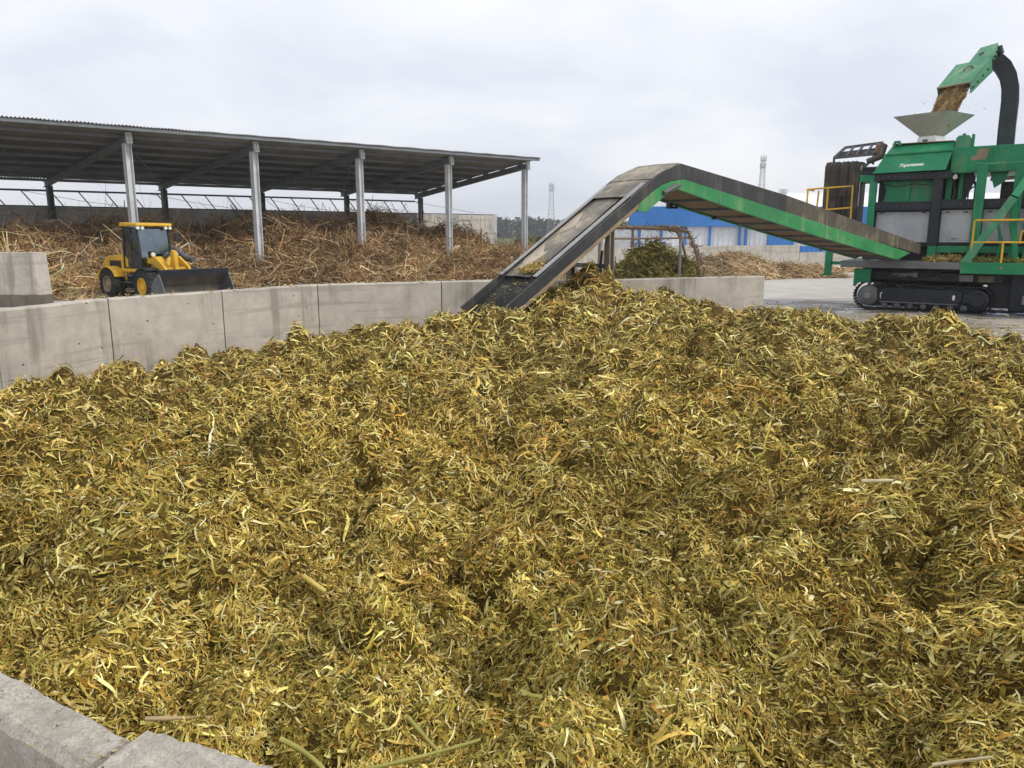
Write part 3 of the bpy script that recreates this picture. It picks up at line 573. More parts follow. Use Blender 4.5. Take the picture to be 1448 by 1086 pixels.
# generic loose mound
def mound(name, cx, cy, rx, ry, rot, hz, pal, wts, n, L, wd, base, label, cat, lump=0.25, edge=0.75, head=None, seed=300, mat='stalks', tilt=0.4, spread=0.7):
    ca, sa = math.cos(rot), math.sin(rot)
    def hf(x, y):
        u = ((x - cx) * ca + (y - cy) * sa) / rx; v = (-(x - cx) * sa + (y - cy) * ca) / ry; q = np.hypot(u, v) + (fbm(x * 0.8, y * 0.8, seed, 3) - 0.45) * 0.5
        h = hz * np.clip(1 - q ** 1.6, 0, 1) ** edge; return h * (1 + (fbm(x * 1.5, y * 1.5, seed + 3, 3) - 0.45) * 1.1 * lump * 2) + np.where(h > 0.02, bumps(x / 0.6, y / 0.6, seed + 7) * lump * 0.5 * np.clip(h / 0.4, 0, 1), 0)
    g = 120; U, Vv = np.meshgrid(np.linspace(-1.25, 1.25, g), np.linspace(-1.25, 1.25, g), indexing='ij'); x = (cx + U * rx * ca - Vv * ry * sa).ravel(); y = (cy + U * rx * sa + Vv * ry * ca).ravel(); z = hf(x, y)
    F = grid_faces(g, g); F = F[(z[F] > 0.015).any(1)]; ck = [(np.stack([x, y, z + 0.006], 1), F, 0, None, True)]
    a = rng.uniform(0, 2 * math.pi, n); q = np.sqrt(rng.random(n)) * 1.2; u = q * np.cos(a) * rx; v = q * np.sin(a) * ry; x = cx + u * ca - v * sa; y = cy + u * sa + v * ca
    z = hf(x, y); k = (z > 0.03) | (rng.random(n) < 0.10); x, y, z = x[k], y[k], z[k]; m = len(x); Nn = normals(hf, x, y, 0.08)
    hd = rng.normal(head, 0.35, m) if head is not None else (fbm(x, y, seed + 11, 2) - 0.5) * 8 + rng.normal(0, spread, m)
    c = pick(pal, wts, m) * rng.lognormal(0, 0.22, (m, 1)); LL = L * rng.lognormal(0, 0.35, m)
    v_, f_, c_ = strips(np.stack([x, y, z + 0.02 + rng.random(m) * 0.25 * L * np.clip(z / 0.3, 0.05, 1)], 1), Nn, LL, wd * rng.lognormal(0, 0.3, m), hd, tilt, 0.7, 0.5, 0.5, 5, 0.7, np.clip(c, 0, 0.8)); ck.append((v_, f_, 1, c_, True))
    o = np_mesh(name, ck, [M[base], M[mat]], (cx, cy, 0)); tag(o, label, cat, kind='stuff'); return o
GP = [(0.16, 0.145, 0.04), (0.24, 0.21, 0.06), (0.34, 0.29, 0.09), (0.46, 0.40, 0.16), (0.10, 0.085, 0.028)]
mound('green_stalk_heap', 5.75, 31.2, 2.3, 1.5, 0, 2.05, GP, [4, 5, 4, 1.5, 3], 9000, 0.55, 0.06, 'heapbase', 'dark green heap of fresh stalks under the rusty pipe frame', 'stalk heap', 0.25, 0.8)
TP = [(0.40, 0.28, 0.15), (0.52, 0.38, 0.22), (0.62, 0.47, 0.29), (0.30, 0.20, 0.10)]
mound('straw_heap', 12.6, 46.0, 4.2, 1.9, R(12), 1.2, TP, [2, 5, 5, 1], 11000, 0.7, 0.04, 'strawbase', 'low pale straw heap in front of the far concrete wall', 'straw heap', 0.3, 1.0, R(-12))
mound('straw_litter', 16.4, 47.2, 3.9, 1.1, R(-6), 0.55, TP, [4, 4, 3, 3], 5000, 0.8, 0.045, 'strawbase', 'thin tail of loose brown straw spreading right of the straw heap', 'straw litter', 0.3, 1.0, R(-14))
mound('straw_litter', 21.5, 55.0, 7.0, 2.5, R(20), 0.10, TP, [3, 5, 4, 2], 2500, 0.6, 0.06, 'strawbase', 'thin straw litter scattered in front of the far wall near the green leg', 'straw litter', 0.3, 1.0)
mound('wood_scrap_heap', 1.1, 31.0, 2.3, 0.9, 0, 1.18, TP, [3, 5, 4, 2], 2500, 0.5, 0.08, 'strawbase', 'small tan scrap heap behind the pit wall beneath the sloping conveyor', 'scrap heap', 0.35, 0.8)
mound('straw_litter', -17.2, 31.6, 1.9, 1.1, R(20), 0.16, TP, [3, 5, 4, 2], 2200, 0.4, 0.04, 'strawbase', 'thin straw litter on the ground behind the yellow loader', 'straw litter', 0.3, 1.0)

# concrete wall end on the far left
cb = empty('wall_end', (-18.6, 27.9, 0)); tag(cb, 'short thick concrete wall end at the left edge before the yellow loader', 'wall')
MB().hexa([(-26, 27.75, 0.42), (-17.12, 27.75, 0.42), (-16.95, 28.3, 0.42), (-26, 28.3, 0.42), (-26, 27.78, 1.98), (-17.17, 27.78, 1.96), (-17.0, 28.27, 1.96), (-26, 28.27, 1.98)]).build('wall_block', M['wall'], cb, bevel=0.02, world=True)
MB().box(-26, -17.0, 27.66, 28.4, 0, 0.415).build('wall_base', concrete('dark_concrete', (0.17, 0.15, 0.125), (0.08, 0.07, 0.055), False, 0.5), cb, bevel=0.02, world=True)  # base block in darker concrete than the wall above

# far boundary wall
fw = empty('boundary_wall', (14, 57.5, 0)); tag(fw, 'low grey concrete wall across the back of the yard before the blue building', 'wall')
pts = [(4.16, 49.77), (14.63, 57.81), (23.9, 64.4)]
for i in range(2):
    a, b = Vector((*pts[i], 0)), Vector((*pts[i + 1], 0)); m = max(1, round((b - a).length / 4))
    for j in range(m):
        p = a.lerp(b, j / m); q = a.lerp(b, (j + 1) / m); t = (q - p).normalized(); q = q - t * 0.03; w = Vector((-t.y, t.x, 0)) * 0.25
        zt = 1.75 - 0.03 * i + random.uniform(-0.01, 0.01); u = Vector((0, 0, zt))
        MB().hexa([p, q, q + w, p + w, p + u, q + u, q + w + u, p + w + u]).build('wall_panel', M['backwall'], fw, world=True)
a, b = Vector((23.93, 64.42, 0)), Vector((46, 78, 0)); t = (b - a).normalized(); w = Vector((-t.y, t.x, 0)) * 0.25; u = Vector((0, 0, 1.1))
MB().hexa([a, b, b + w, a + w, a + u, b + u, b + w + u, a + w + u]).build('lower_wall', M['backwall'], fw, world=True)

# blue and white warehouse
wh = empty('warehouse', (28, 82, 0)); tag(wh, 'long white clad building with bright blue fascia and blue posts beyond the yard', 'building')
def ribbed(x0, x1, z0, z1, y, pitch=0.3, d=0.03):
    mb = MB(); n = int((x1 - x0) / pitch)
    vs = []
    for i in range(n + 1):
        x = x0 + (x1 - x0) * i / n; w = (x1 - x0) / n
        for dx, dy in ((0, 0), (0.6 * w, 0), (0.7 * w, -d), (0.9 * w, -d)):
            if x + dx <= x1 + 1e-6: vs += [(x + dx, y + dy, z0), (x + dx, y + dy, z1)]
    m = len(vs) // 2; return mb.add(vs, [(2 * i, 2 * i + 2, 2 * i + 3, 2 * i + 1) for i in range(m - 1)])
ribbed(12.6, 60, 1.36, 3.4, 82, 0.55, 0.05).build('wall', M['white'], wh, world=True)
ribbed(12.6, 60, 0, 1.36, 81.96, 0.55, 0.04).build('plinth', M['blue'], wh, world=True)
MB().box(12.3, 60, 81.5, 82.3, 3.38, 5.4).build('fascia', M['blue'], wh, bevel=0.03, world=True)
MB().box(12.7, 60, 82.3, 100, 0, 3.3).build('hall', M['white'], wh, world=True)
MB().prism([(12.4, 82.0, 5.42), (12.4, 91, 7.3), (12.4, 100, 5.42)], (48, 0, 0)).build('roof', M['roofwhite'], wh, world=True)
MB().prism([(12.5, 81.6, 5.41), (16.6, 81.6, 6.12), (22, 81.6, 5.45)], (0, 0.5, 0)).build('gable', M['roofwhite'], wh, world=True)
for x in (13.4, 15.7, 18.2, 20.8, 23.95, 24.6, 29.6, 33, 37, 41): MB().box(x - 0.13, x + 0.13, 81.76, 81.9, 1.3, 3.38).build('post', M['blue'], wh, world=True)
MB().box(26.9, 29.5, 81.8, 81.93, 1.0, 2.9).build('door', M['blue'], wh, world=True)
MB().tube([(29.0, 84, 5.4), (29.0, 84, 6.95)], 0.3, 14).tube([(29.0, 84, 6.8), (29.0, 84, 6.95), (29, 84, 7.3)], [0.36, 0.48, 0.48], 14).build('roof_vent', M['galv'], wh, True, world=True)
MB().box(8.6, 12.2, 80, 86, 0, 2.5).build('annex', M['panel'], wh, bevel=0.05, world=True)
MB().box(9.4, 10.2, 79.9, 79.98, 0.9, 2.1).build('window', M['white'], wh, world=True)

# telecom towers
def tower(x, y, H, w0, w1, label):
    t = empty('telecom_tower', (x, y, 0)); tag(t, label, 'tower', 'lattice telecom towers'); mb = MB(); n = 13
    c = lambda i, k: Vector(((w0 + (w1 - w0) * i / n) * 0.5 * (-1, 1, 1, -1)[k], (w0 + (w1 - w0) * i / n) * 0.5 * (-1, -1, 1, 1)[k], H * 0.93 * i / n))
    for k in range(4): mb.beam(c(0, k), c(n, k), 0.12, 0.12)
    for i in range(n):
        for k in range(4):
            k2 = (k + 1) % 4; mb.beam(c(i, k), c(i + 1, k2), 0.06, 0.06); mb.beam(c(i, k2), c(i + 1, k), 0.06, 0.06); mb.beam(c(i + 1, k), c(i + 1, k2), 0.08, 0.08)
    mb.build('lattice_mast', M['lattice'], t)
    for zz in (0.84, 0.92):
        z = H * zz; r = w1 * 0.9; pm = MB(); pm.tube([(0, 0, z - 0.1), (0, 0, z + 0.1)], r, 12); pm.tube([(r * math.cos(a), r * math.sin(a), z + 1.0) for a in [i * math.pi / 8 for i in range(17)]], 0.06, 5); pm.build('platform', M['lattice'], t)
        for i in range(5): a = i * 1.257 + zz * 9; MB().box(-0.17, 0.17, -0.1, 0.1, 0, 2.4).build('antenna', M['white'], t).matrix_local = Matrix.Translation((r * 1.1 * math.cos(a), r * 1.1 * math.sin(a), z - 0.4)) @ Matrix.Rotation(a, 4, 'Z')
    MB().tube([(0, 0, H * 0.92), (0, 0, H)], 0.07, 6).build('lightning_rod', M['lattice'], t)
tower(22.6, 450, 31.9, 4.6, 1.5, 'grey lattice telecom tower above the woods between shed and conveyor'); tower(111, 350, 37.5, 4.2, 1.2, 'slim lattice telecom tower rising behind the long green conveyor')

# far woods, bushes and hills
def leafmass(name, blobs, n, size, pal, label, cat):
    w = np.array([b[3] * b[4] for b in blobs]); idx = rng.choice(len(blobs), n, p=w / w.sum()); B = np.array(blobs)[idx]
    d = rng.normal(0, 1, (n, 3)); d /= np.linalg.norm(d, axis=1)[:, None]; d *= (0.55 + 0.5 * rng.random(n) ** 0.5)[:, None]; P = B[:, :3] + d * B[:, [3, 3, 4]]; P[:, 2] = np.maximum(P[:, 2], 0.1)
    N = rng.normal(0, 1, (n, 3)); N /= np.linalg.norm(N, axis=1)[:, None]; N[:, 2] = np.abs(N[:, 2]); c = pick(pal, [1] * len(pal), n) * rng.lognormal(0, 0.2, (n, 1))
    L = size * rng.lognormal(0, 0.3, n); v, f, cc = strips(P, N, L, L * 0.6, rng.uniform(0, 6.28, n), 0.3, 0.4, 0.3, 0.4, 2, 0.8, c)
    o = np_mesh(name, [(v, f, 0, cc, False)], [M['leaf']], tuple(np.mean(np.array(blobs)[:, :2], 0)) + (0,)); tag(o, label, cat, kind='stuff')
bl = []
for i in range(260):
    x = -260 + 600 * (i / 260) + rng.uniform(-4, 4); y = 480 + rng.uniform(-14, 30); top = 8.5 + 3.5 * float(fbm(np.array([x * 0.02]), np.array([0.5]), 401, 3)[0]) * 2 + rng.uniform(-1.2, 1.6); r = rng.uniform(2.6, 4.6)
    bl.append((x, y, top - r, r, r)); bl.append((x + rng.uniform(-2, 2), y - 2, (top - r) * 0.5, r * 1.1, top * 0.36))
leafmass('far_woods', bl, 60000, 1.5, [(0.035, 0.055, 0.030), (0.05, 0.075, 0.04), (0.028, 0.045, 0.028)], 'dark line of far woods along the horizon between shed and conveyor', 'woods')
bl = [(rng.uniform(2, 20), 150 + rng.uniform(-8, 8), 0.6, rng.uniform(1.2, 2.4), rng.uniform(0.8, 1.5)) for i in range(30)]
leafmass('field_bushes', bl, 12000, 0.55, [(0.05, 0.085, 0.025), (0.075, 0.12, 0.035), (0.10, 0.14, 0.05)], 'green bushes in the field beyond the end of the shed', 'bushes')
mb = MB(); vs = []; nh = 90
for i in range(nh + 1):
    x = -900 + 2000 * i / nh; h = 20 + 9 * math.sin(i * 0.23) + 6 * math.sin(i * 0.61 + 1); vs += [(x, 1050, 0), (x, 1120, h * 0.62), (x, 1250, h), (x, 1500, 0)]
mb.add(vs, [(i * 4 + j, i * 4 + 4 + j, i * 4 + 5 + j, i * 4 + 1 + j) for i in range(nh) for j in range(3)])
def hillmat():
    t = MT('wooded_hill', 0.95, 0, 0.1); n = t.noise(0.05, 6, 0.7); return t.out(t.mix(t.ramp(n, 0.35, 0.65), (0.035, 0.055, 0.03), (0.07, 0.10, 0.045)), None, n, 1.0, 6.0)
tag(mb.build('hills', hillmat(), None, True), 'low wooded hills far behind the woods', 'hills', kind='structure')

# ------------------------------------------------------------------ wheel loader
HD = R(-37)
ld = empty('wheel_loader', (-14.55, 31.0, 0), HD); ld.scale = (1.05, 1.05, 1.05); tag(ld, 'yellow wheel loader with dark bucket parked before the dry stalk heap', 'loader')
def wheel(x, y, rimmat):
    w = empty('wheel', (x, y, 0.6)); w.parent = ld; s = 1 if y > 0 else -1
    t = MB(); t.lathe([(0.30, -0.22), (0.50, -0.235), (0.575, -0.2), (0.60, -0.12), (0.605, 0), (0.60, 0.12), (0.575, 0.2), (0.50, 0.235), (0.30, 0.22), (0.29, 0.15)], 36, None, False)
    for i in range(22):
        for sd in (-1, 1):
            a = 2 * math.pi * (i + 0.25 * sd) / 22; M4 = Matrix.Rotation(a, 4, 'Y')
            t.hexa([M4 @ Vector(q) for q in [(-0.035 - sd * .02, 0.01 * sd, 0.58), (0.035 - sd * .02, 0.01 * sd, 0.58), (0.035 + sd * .06, 0.225 * sd, 0.55), (-0.035 + sd * .06, 0.225 * sd, 0.55), (-0.035 - sd * .02, 0.01 * sd, 0.632), (0.035 - sd * .02, 0.01 * sd, 0.632), (0.035 + sd * .06, 0.225 * sd, 0.60), (-0.035 + sd * .06, 0.225 * sd, 0.60)]])
    t.build('tyre', M['rubber'], w, True)
    rm = MB(); rm.lathe([(0.31, 0.15 * s), (0.315, 0.232 * s), (0.285, 0.24 * s), (0.26, 0.16 * s), (0.14, 0.12 * s), (0.13, 0.20 * s), (0.08, 0.22 * s), (0.0, 0.225 * s)], 28)
    for i in range(8): a = i * math.pi / 4; rm.tube([(0.2 * math.cos(a), 0.13 * s, 0.2 * math.sin(a)), (0.2 * math.cos(a), 0.165 * s, 0.2 * math.sin(a))], 0.018, 6)
    rm.build('rim', M[rimmat], w, True); return w
for x in (-1.3, 1.3):
    for y in (-0.82, 0.82): wheel(x, y, 'loader' if x > 0 else 'tan')
# rear body with sloping engine hood, counterweight, grille
b = MB(); b.prism([(-2.35, -0.62, 0.72), (-0.35, -0.62, 0.72), (-0.35, -0.62, 1.55), (-0.6, -0.62, 1.72), (-1.9, -0.62, 1.66), (-2.3, -0.62, 1.52)], (0, 1.24, 0)); b.build('engine_hood', M['loader'], ld, bevel=0.05)
MB().prism([(-2.75, -0.72, 0.62), (-2.36, -0.72, 0.5), (-2.36, -0.72, 1.12), (-2.75, -0.72, 1.02)], (0, 1.44, 0)).build('counterweight', M['loader'], ld, bevel=0.05)
for s in (-1, 1):
    g = MB(); g.box(-1.78, -0.92, 0.632 * s - 0.006, 0.632 * s + 0.006, 1.10, 1.48)
    for i in range(6): g.box(-1.75, -0.95, 0.645 * s - 0.008, 0.645 * s + 0.008, 1.12 + i * 0.06, 1.15 + i * 0.06)
    g.build('grille', M['black'], ld)
for s in (-1, 1):
    f = []
    for a0 in range(0, 9):
        a = R(15 + a0 * 17.5); f.append((-1.3 - 0.74 * math.cos(a), 0.66 * math.sin(a)))
    outer = [(x, 0.6 * s, 0.62 + z) for x, z in f]; inner = [(-1.3 + (x + 1.3) * 0.93, 0.6 * s, 0.62 + z * 0.93) for x, z in f]
    MB().prism(outer + inner[::-1], (0, 0.44 * s, 0)).build('rear_fender', M['loader'], ld, bevel=0.01)
    outer = [(x + 2.6, 0.5 * s, 0.62 + z) for x, z in f][:7]; inner = [(1.3 + (x + 1.3) * 0.93, 0.5 * s, 0.62 + z * 0.93) for x, z in f][:7]
    MB().prism(outer + inner[::-1], (0, 0.52 * s, 0)).build('front_fender', M['black'], ld, bevel=0.01)
MB().box(-2.3, -0.2, -0.45, 0.45, 0.42, 0.74).build('rear_frame', M['black'], ld, bevel=0.03)
MB().prism([(0.1, -0.36, 0.45), (1.9, -0.36, 0.45), (1.75, -0.36, 0.9), (1.2, -0.36, 1.62), (0.85, -0.36, 1.66), (0.75, -0.36, 1.0), (0.1, -0.36, 0.8)], (0, 0.72, 0)).build('front_frame', M['loader'], ld, bevel=0.03)
MB().tube([(-1.3, -0.7, 0.6), (-1.3, 0.7, 0.6)], 0.13, 12).tube([(1.3, -0.7, 0.6), (1.3, 0.7, 0.6)], 0.13, 12).build('axles', M['black'], ld, True)
# steps and tank between the wheels
for s in (-1, 1):
    st = MB(); st.box(-0.5, 0.35, 0.5 * s - 0.16, 0.5 * s + 0.16, 0.45, 1.0); st.build('side_tank', M['black'], ld, bevel=0.04)
    q = MB()
    for z in (0.42, 0.7, 0.95): q.beam((-0.35, 0.78 * s, z), (0.15, 0.78 * s, z), 0.16, 0.03)
    for x in (-0.35, 0.15): q.tube([(x, 0.72 * s, 0.42), (x, 0.70 * s, 1.2)], 0.018, 6)
    q.build('step', M['darksteel'], ld)
MB().box(-0.75, 0.72, -0.72, 0.72, 1.08, 1.2).build('cab_floor', M['loader'], ld, bevel=0.02)
# cab: lower panels, posts, roof, glass
cabp = [(-0.62, 0.62), (0.52, 0.62)]
c = MB()
for s in (-1, 1):
    for (x0, x1) in ((-0.62, -0.55), (0.60, 0.40)): c.beam((x0, 0.62 * s, 1.2), (x1, 0.60 * s, 2.72), 0.075, 0.075)
    c.beam((-0.02, 0.62 * s, 1.2), (-0.02, 0.60 * s, 2.72), 0.06, 0.06); c.beam((-0.6, 0.62 * s, 1.22), (0.58, 0.62 * s, 1.22), 0.07, 0.07); c.beam((-0.56, 0.61 * s, 2.70), (0.42, 0.61 * s, 2.70), 0.07, 0.07)
for (x, z) in ((0.60, 1.22), (0.41, 2.70), (-0.61, 1.22), (-0.56, 2.70)): c.beam((x, -0.6, z), (x, 0.6, z), 0.07, 0.07)
c.build('cab_frame', M['black'], ld, bevel=0.012)
for s in (-1, 1): MB().prism([(0.0, 0.625 * s, 1.22), (0.57, 0.625 * s, 1.22), (0.52, 0.625 * s, 1.62), (0.18, 0.625 * s, 1.92), (0.0, 0.625 * s, 1.85)], (0, 0.012 * s, 0)).build('door_panel', M['seat'], ld)
def sheet(pts, th, name):
    nrm = (Vector(pts[1]) - Vector(pts[0])).cross(Vector(pts[2]) - Vector(pts[0])).normalized() * th; MB().prism(pts, nrm).build(name, M['glass'], ld)
sheet([(0.585, -0.55, 1.27), (0.585, 0.55, 1.27), (0.42, 0.55, 2.66), (0.42, -0.55, 2.66)], 0.008, 'windscreen'); sheet([(-0.6, -0.55, 1.27), (-0.6, 0.55, 1.27), (-0.56, 0.55, 2.66), (-0.56, -0.55, 2.66)], 0.008, 'rear_window')
for s in (-1, 1): sheet([(-0.55, 0.61 * s, 1.27), (0.55, 0.61 * s, 1.27), (0.40, 0.60 * s, 2.66), (-0.52, 0.60 * s, 2.66)], 0.008, 'side_window')
MB().prism([(-0.70, -0.70, 2.76), (0.62, -0.70, 2.76), (0.60, -0.70, 2.87), (-0.64, -0.70, 2.91)], (0, 1.40, 0)).build('cab_roof', M['loader'], ld, bevel=0.04)
for y in (-0.62, -0.45, 0.45, 0.62):
    MB().tube([(0.52, y, 2.70), (0.60, y, 2.70)], 0.06, 12).build('work_lamp', M['lamp'], ld, True)
st = MB(); st.box(-0.35, 0.1, -0.24, 0.24, 1.45, 1.58); st.hexa([(-0.42, -0.24, 1.5), (-0.28, -0.24, 1.5), (-0.28, 0.24, 1.5), (-0.42, 0.24, 1.5), (-0.5, -0.2, 2.25), (-0.38, -0.2, 2.25), (-0.38, 0.2, 2.25), (-0.5, 0.2, 2.25)]); st.box(-0.2, -0.02, -0.15, 0.15, 1.2, 1.45); st.build('seat', M['seat'], ld, bevel=0.03)
sw = MB(); sw.tube([(0.44, 0, 1.2), (0.3, 0, 1.78)], 0.04, 8); sw.tube([(0.30 + 0.10 * math.sin(a), 0.19 * math.cos(a), 1.80 + 0.15 * math.sin(a) * 0.5) for a in [i * math.pi / 8 for i in range(17)]], 0.018, 6); sw.build('steering_column', M['black'], ld, True)
MB().tube([(-1.25, 0.3, 1.66), (-1.25, 0.3, 2.25), (-1.33, 0.3, 2.36)], [0.06, 0.055, 0.055], 10).build('exhaust_pipe', M['darksteel'], ld, True)
for s in (-1, 1): MB().tube([(0.5, 0.63 * s, 2.5), (0.62, 0.85 * s, 2.45)], 0.012, 6).box(0.58, 0.63, 0.85 * s - 0.09, 0.85 * s + 0.09, 2.18, 2.5).build('mirror', M['black'], ld)
# lift arms, linkage and bucket
for s in (-1, 1):
    pr = [(0.80, 1.42), (0.88, 1.72), (1.35, 1.66), (1.95, 1.32), (2.30, 0.88), (2.62, 0.50), (2.46, 0.36), (2.05, 0.80), (1.72, 1.12), (1.25, 1.38)]
    MB().prism([(x, 0.42 * s, z) for x, z in pr], (0, 0.09 * s, 0)).build('lift_arm', M['loader'], ld, bevel=0.012)
    MB().tube([(0.7, 0.34 * s, 0.95), (1.3, 0.34 * s, 1.18)], 0.075, 10).tube([(1.3, 0.34 * s, 1.18), (1.8, 0.34 * s, 1.2)], 0.04, 8).build('lift_cylinder', M['darksteel'], ld, True)
for s in (-1, 1):
    MB().box(1.02, 1.16, 0.44 * s - 0.13, 0.44 * s + 0.13, 1.62, 1.86).build('headlamp_housing', M['black'], ld, bevel=0.02); MB().tube([(1.16, 0.44 * s, 1.74), (1.18, 0.44 * s, 1.74)], 0.085, 14).build('headlamp', M['lamp'], ld, True)
    MB().tube([(0.75, 0.3 * s, 1.1), (1.1, 0.26 * s, 1.35), (1.5, 0.28 * s, 1.3), (1.75, 0.2 * s, 1.15)], 0.022, 6).build('hydraulic_hose', M['rubber'], ld, True)
    MB().box(-2.36, -2.30, 0.5 * s - 0.08, 0.5 * s + 0.08, 1.2, 1.36).build('tail_lamp', M['rust'], ld, bevel=0.01)
MB().beam((1.75, -0.4, 1.2), (1.75, 0.4, 1.2), 0.16, 0.16).build('cross_tube', M['loader'], ld, bevel=0.02)
MB().prism([(1.55, -0.07, 1.2), (1.72, -0.07, 1.9), (1.92, -0.07, 1.86), (1.98, -0.07, 1.2), (1.85, -0.07, 0.8)], (0, 0.14, 0)).build('rocker_link', M['loader'], ld, bevel=0.015)
MB().tube([(0.95, 0, 1.55), (1.4, 0, 1.75)], 0.085, 12).tube([(1.4, 0, 1.75), (1.8, 0, 1.82)], 0.045, 8).build('tilt_cylinder', M['darksteel'], ld, True)
MB().tube([(0.55, 0.75, 1.95), (0.9, 0.78, 1.72), (1.3, 0.8, 1.58), (1.75, 0.8, 1.54)], [0.10, 0.12, 0.12, 0.10], 12).build('intake_pipe', M['darksteel'], ld, True)
bk = empty('bucket', (2.5, 0, 0.0)); bk.parent = ld; BW = 1.32
pr = [(1.12, 0.10), (0.30, 0.12), (0.12, 0.22), (0.04, 0.42), (0.08, 0.66), (0.28, 0.90), (0.55, 1.08), (0.60, 1.05), (0.34, 0.86), (0.15, 0.63), (0.11, 0.43), (0.18, 0.27), (0.33, 0.17), (1.12, 0.13)]
o = MB()
n_ = len(pr) // 2
for i in range(n_ - 1):
    a, b2, c2, d2 = pr[i], pr[i + 1], pr[-2 - i], pr[-1 - i]; o.hexa([(q[0], y, q[1]) for y, q in ((-BW, a), (-BW, b2), (-BW, c2), (-BW, d2), (BW, a), (BW, b2), (BW, c2), (BW, d2))])
o.build('bucket_shell', M['bucketsteel'] if 'bucketsteel' in M else M.setdefault('bucketsteel', paint('worn_bucket_steel', (0.12, 0.105, 0.09), 0.5, (0.24, 0.20, 0.15), 0.6, 1.5, 0.3)), bk)
for s in (-1, 1): MB().prism([(1.10, BW * s, 0.09), (0.28, BW * s, 0.1), (0.10, BW * s, 0.21), (0.02, BW * s, 0.42), (0.07, BW * s, 0.68), (0.27, BW * s, 0.92), (0.58, BW * s, 1.12), (0.66, BW * s, 1.02)], (0, 0.04 * s, 0)).build('side_plate', M['darksteel'], bk)
MB().prism([(0.52, -BW, 1.06), (0.60, -BW, 1.04), (0.66, -BW, 1.24), (0.58, -BW, 1.26)], (0, 2 * BW, 0)).build('spill_guard', M['black'], bk)
t = MB()
for i in range(9): y = -BW + 0.1 + i * (2 * BW - 0.2) / 8; t.hexa([(1.05, y - .05, .10), (1.3, y - .03, .105), (1.3, y + .03, .105), (1.05, y + .05, .10), (1.05, y - .05, .16), (1.3, y - .03, .12), (1.3, y + .03, .12), (1.05, y + .05, .16)])
t.build('teeth', M['rail'], bk)

# ------------------------------------------------------------------ belt conveyor (local: s along, w across away from the viewer, z up)
cv = empty('belt_conveyor', (-0.169, 15.2, 0), R(38.33)); tag(cv, 'long humped green and black belt conveyor rising from the silage to the shredder deck', 'conveyor'); CW = 1.3
def side(name, poly, w, th, mat, bev=0.006):
    return MB().prism([(s, w, z) for s, z in poly], (0, th, 0)).build(name, M[mat], cv, bevel=bev)
g1 = [(-0.12, 1.09), (4.11, 3.74), (4.55, 3.99), (5.16, 4.21), (9.6, 3.62), (9.6, 3.18), (5.26, 3.86), (4.88, 3.80), (4.52, 3.70), (4.23, 3.545), (0.0, 0.895)]
g2 = [(9.602, 3.62), (17.74, 2.27), (17.78, 1.93), (14.4, 2.41), (9.602, 3.18)]
gb = [(5.255, 3.855), (9.6, 3.175), (14.4, 2.405), (17.0, 1.99), (16.1, 1.78), (11.1, 2.56), (7.4, 3.18), (5.07, 3.62)]
gg = [(5.25, 3.853), (4.88, 3.795), (4.52, 3.695), (4.24, 3.545), (3.80, 3.27), (3.74, 3.10), (4.02, 3.08), (4.50, 3.38), (4.78, 3.54), (5.065, 3.615)]
for w, th, nm in ((0.0, -0.05, ''), (CW, 0.05, '')):
    side('side_guard', g1, w, th, 'guard'); side('side_guard', g2, w, th, 'guarddirty'); side('side_beam', gb, w + (0 if th < 0 else 0), th * 1.6, 'greenbr'); side('bend_gusset', gg, w, th * 1.5, 'greenbr')
def along(s): return np.interp(s, [-0.12, 4.11, 4.55, 5.16, 9.6, 17.74], [1.09, 3.74, 3.99, 4.21, 3.62, 2.27])
# capping flange on the near rail and lower lip
d1 = Vector((4.23, 0, 2.65)).normalized(); nn = Vector((-d1.z, 0, d1.x))
for w, wid in ((0.11, 0.13), (CW - 0.05, 0.10)):
    p = Vector((0.9, w, 1.09 + 1.02 * 0.6265)) + nn * 0.012; q = Vector((4.08, w, 3.72)) + nn * 0.012
    MB().beam(p, q, wid, 0.02, nn).build('rail_cap', M['railcap'], cv)
lip = [(0.30, 1.075), (3.86, 3.306), (3.90, 3.236), (0.34, 1.005)]
side('lower_lip', lip, -0.055, 0.10, 'tan'); side('lower_lip', lip, CW - 0.04, 0.10, 'tan')
# carrying belt: lower open trough then over the bend and down to the deck
bt = [(-0.05, 0.93)] + [(s, along(s) - 0.20) for s in (1, 2, 3, 4.0, 4.4, 4.8, 5.2, 6, 8, 10, 14, 17.7)]
mb = MB(); vs = []
for s, z in bt: vs += [(s, 0.07, z + 0.05), (s, 0.22, z), (s, CW - 0.22, z), (s, CW - 0.07, z + 0.05)]
mb.add(vs, [(i * 4 + j, i * 4 + 1 + j, i * 4 + 5 + j, i * 4 + 4 + j) for i in range(len(bt) - 1) for j in range(3)]); be = mb.build('belt', M['belt'], cv, True); sm_ = be.modifiers.new('thickness', 'SOLIDIFY'); sm_.thickness = 0.02
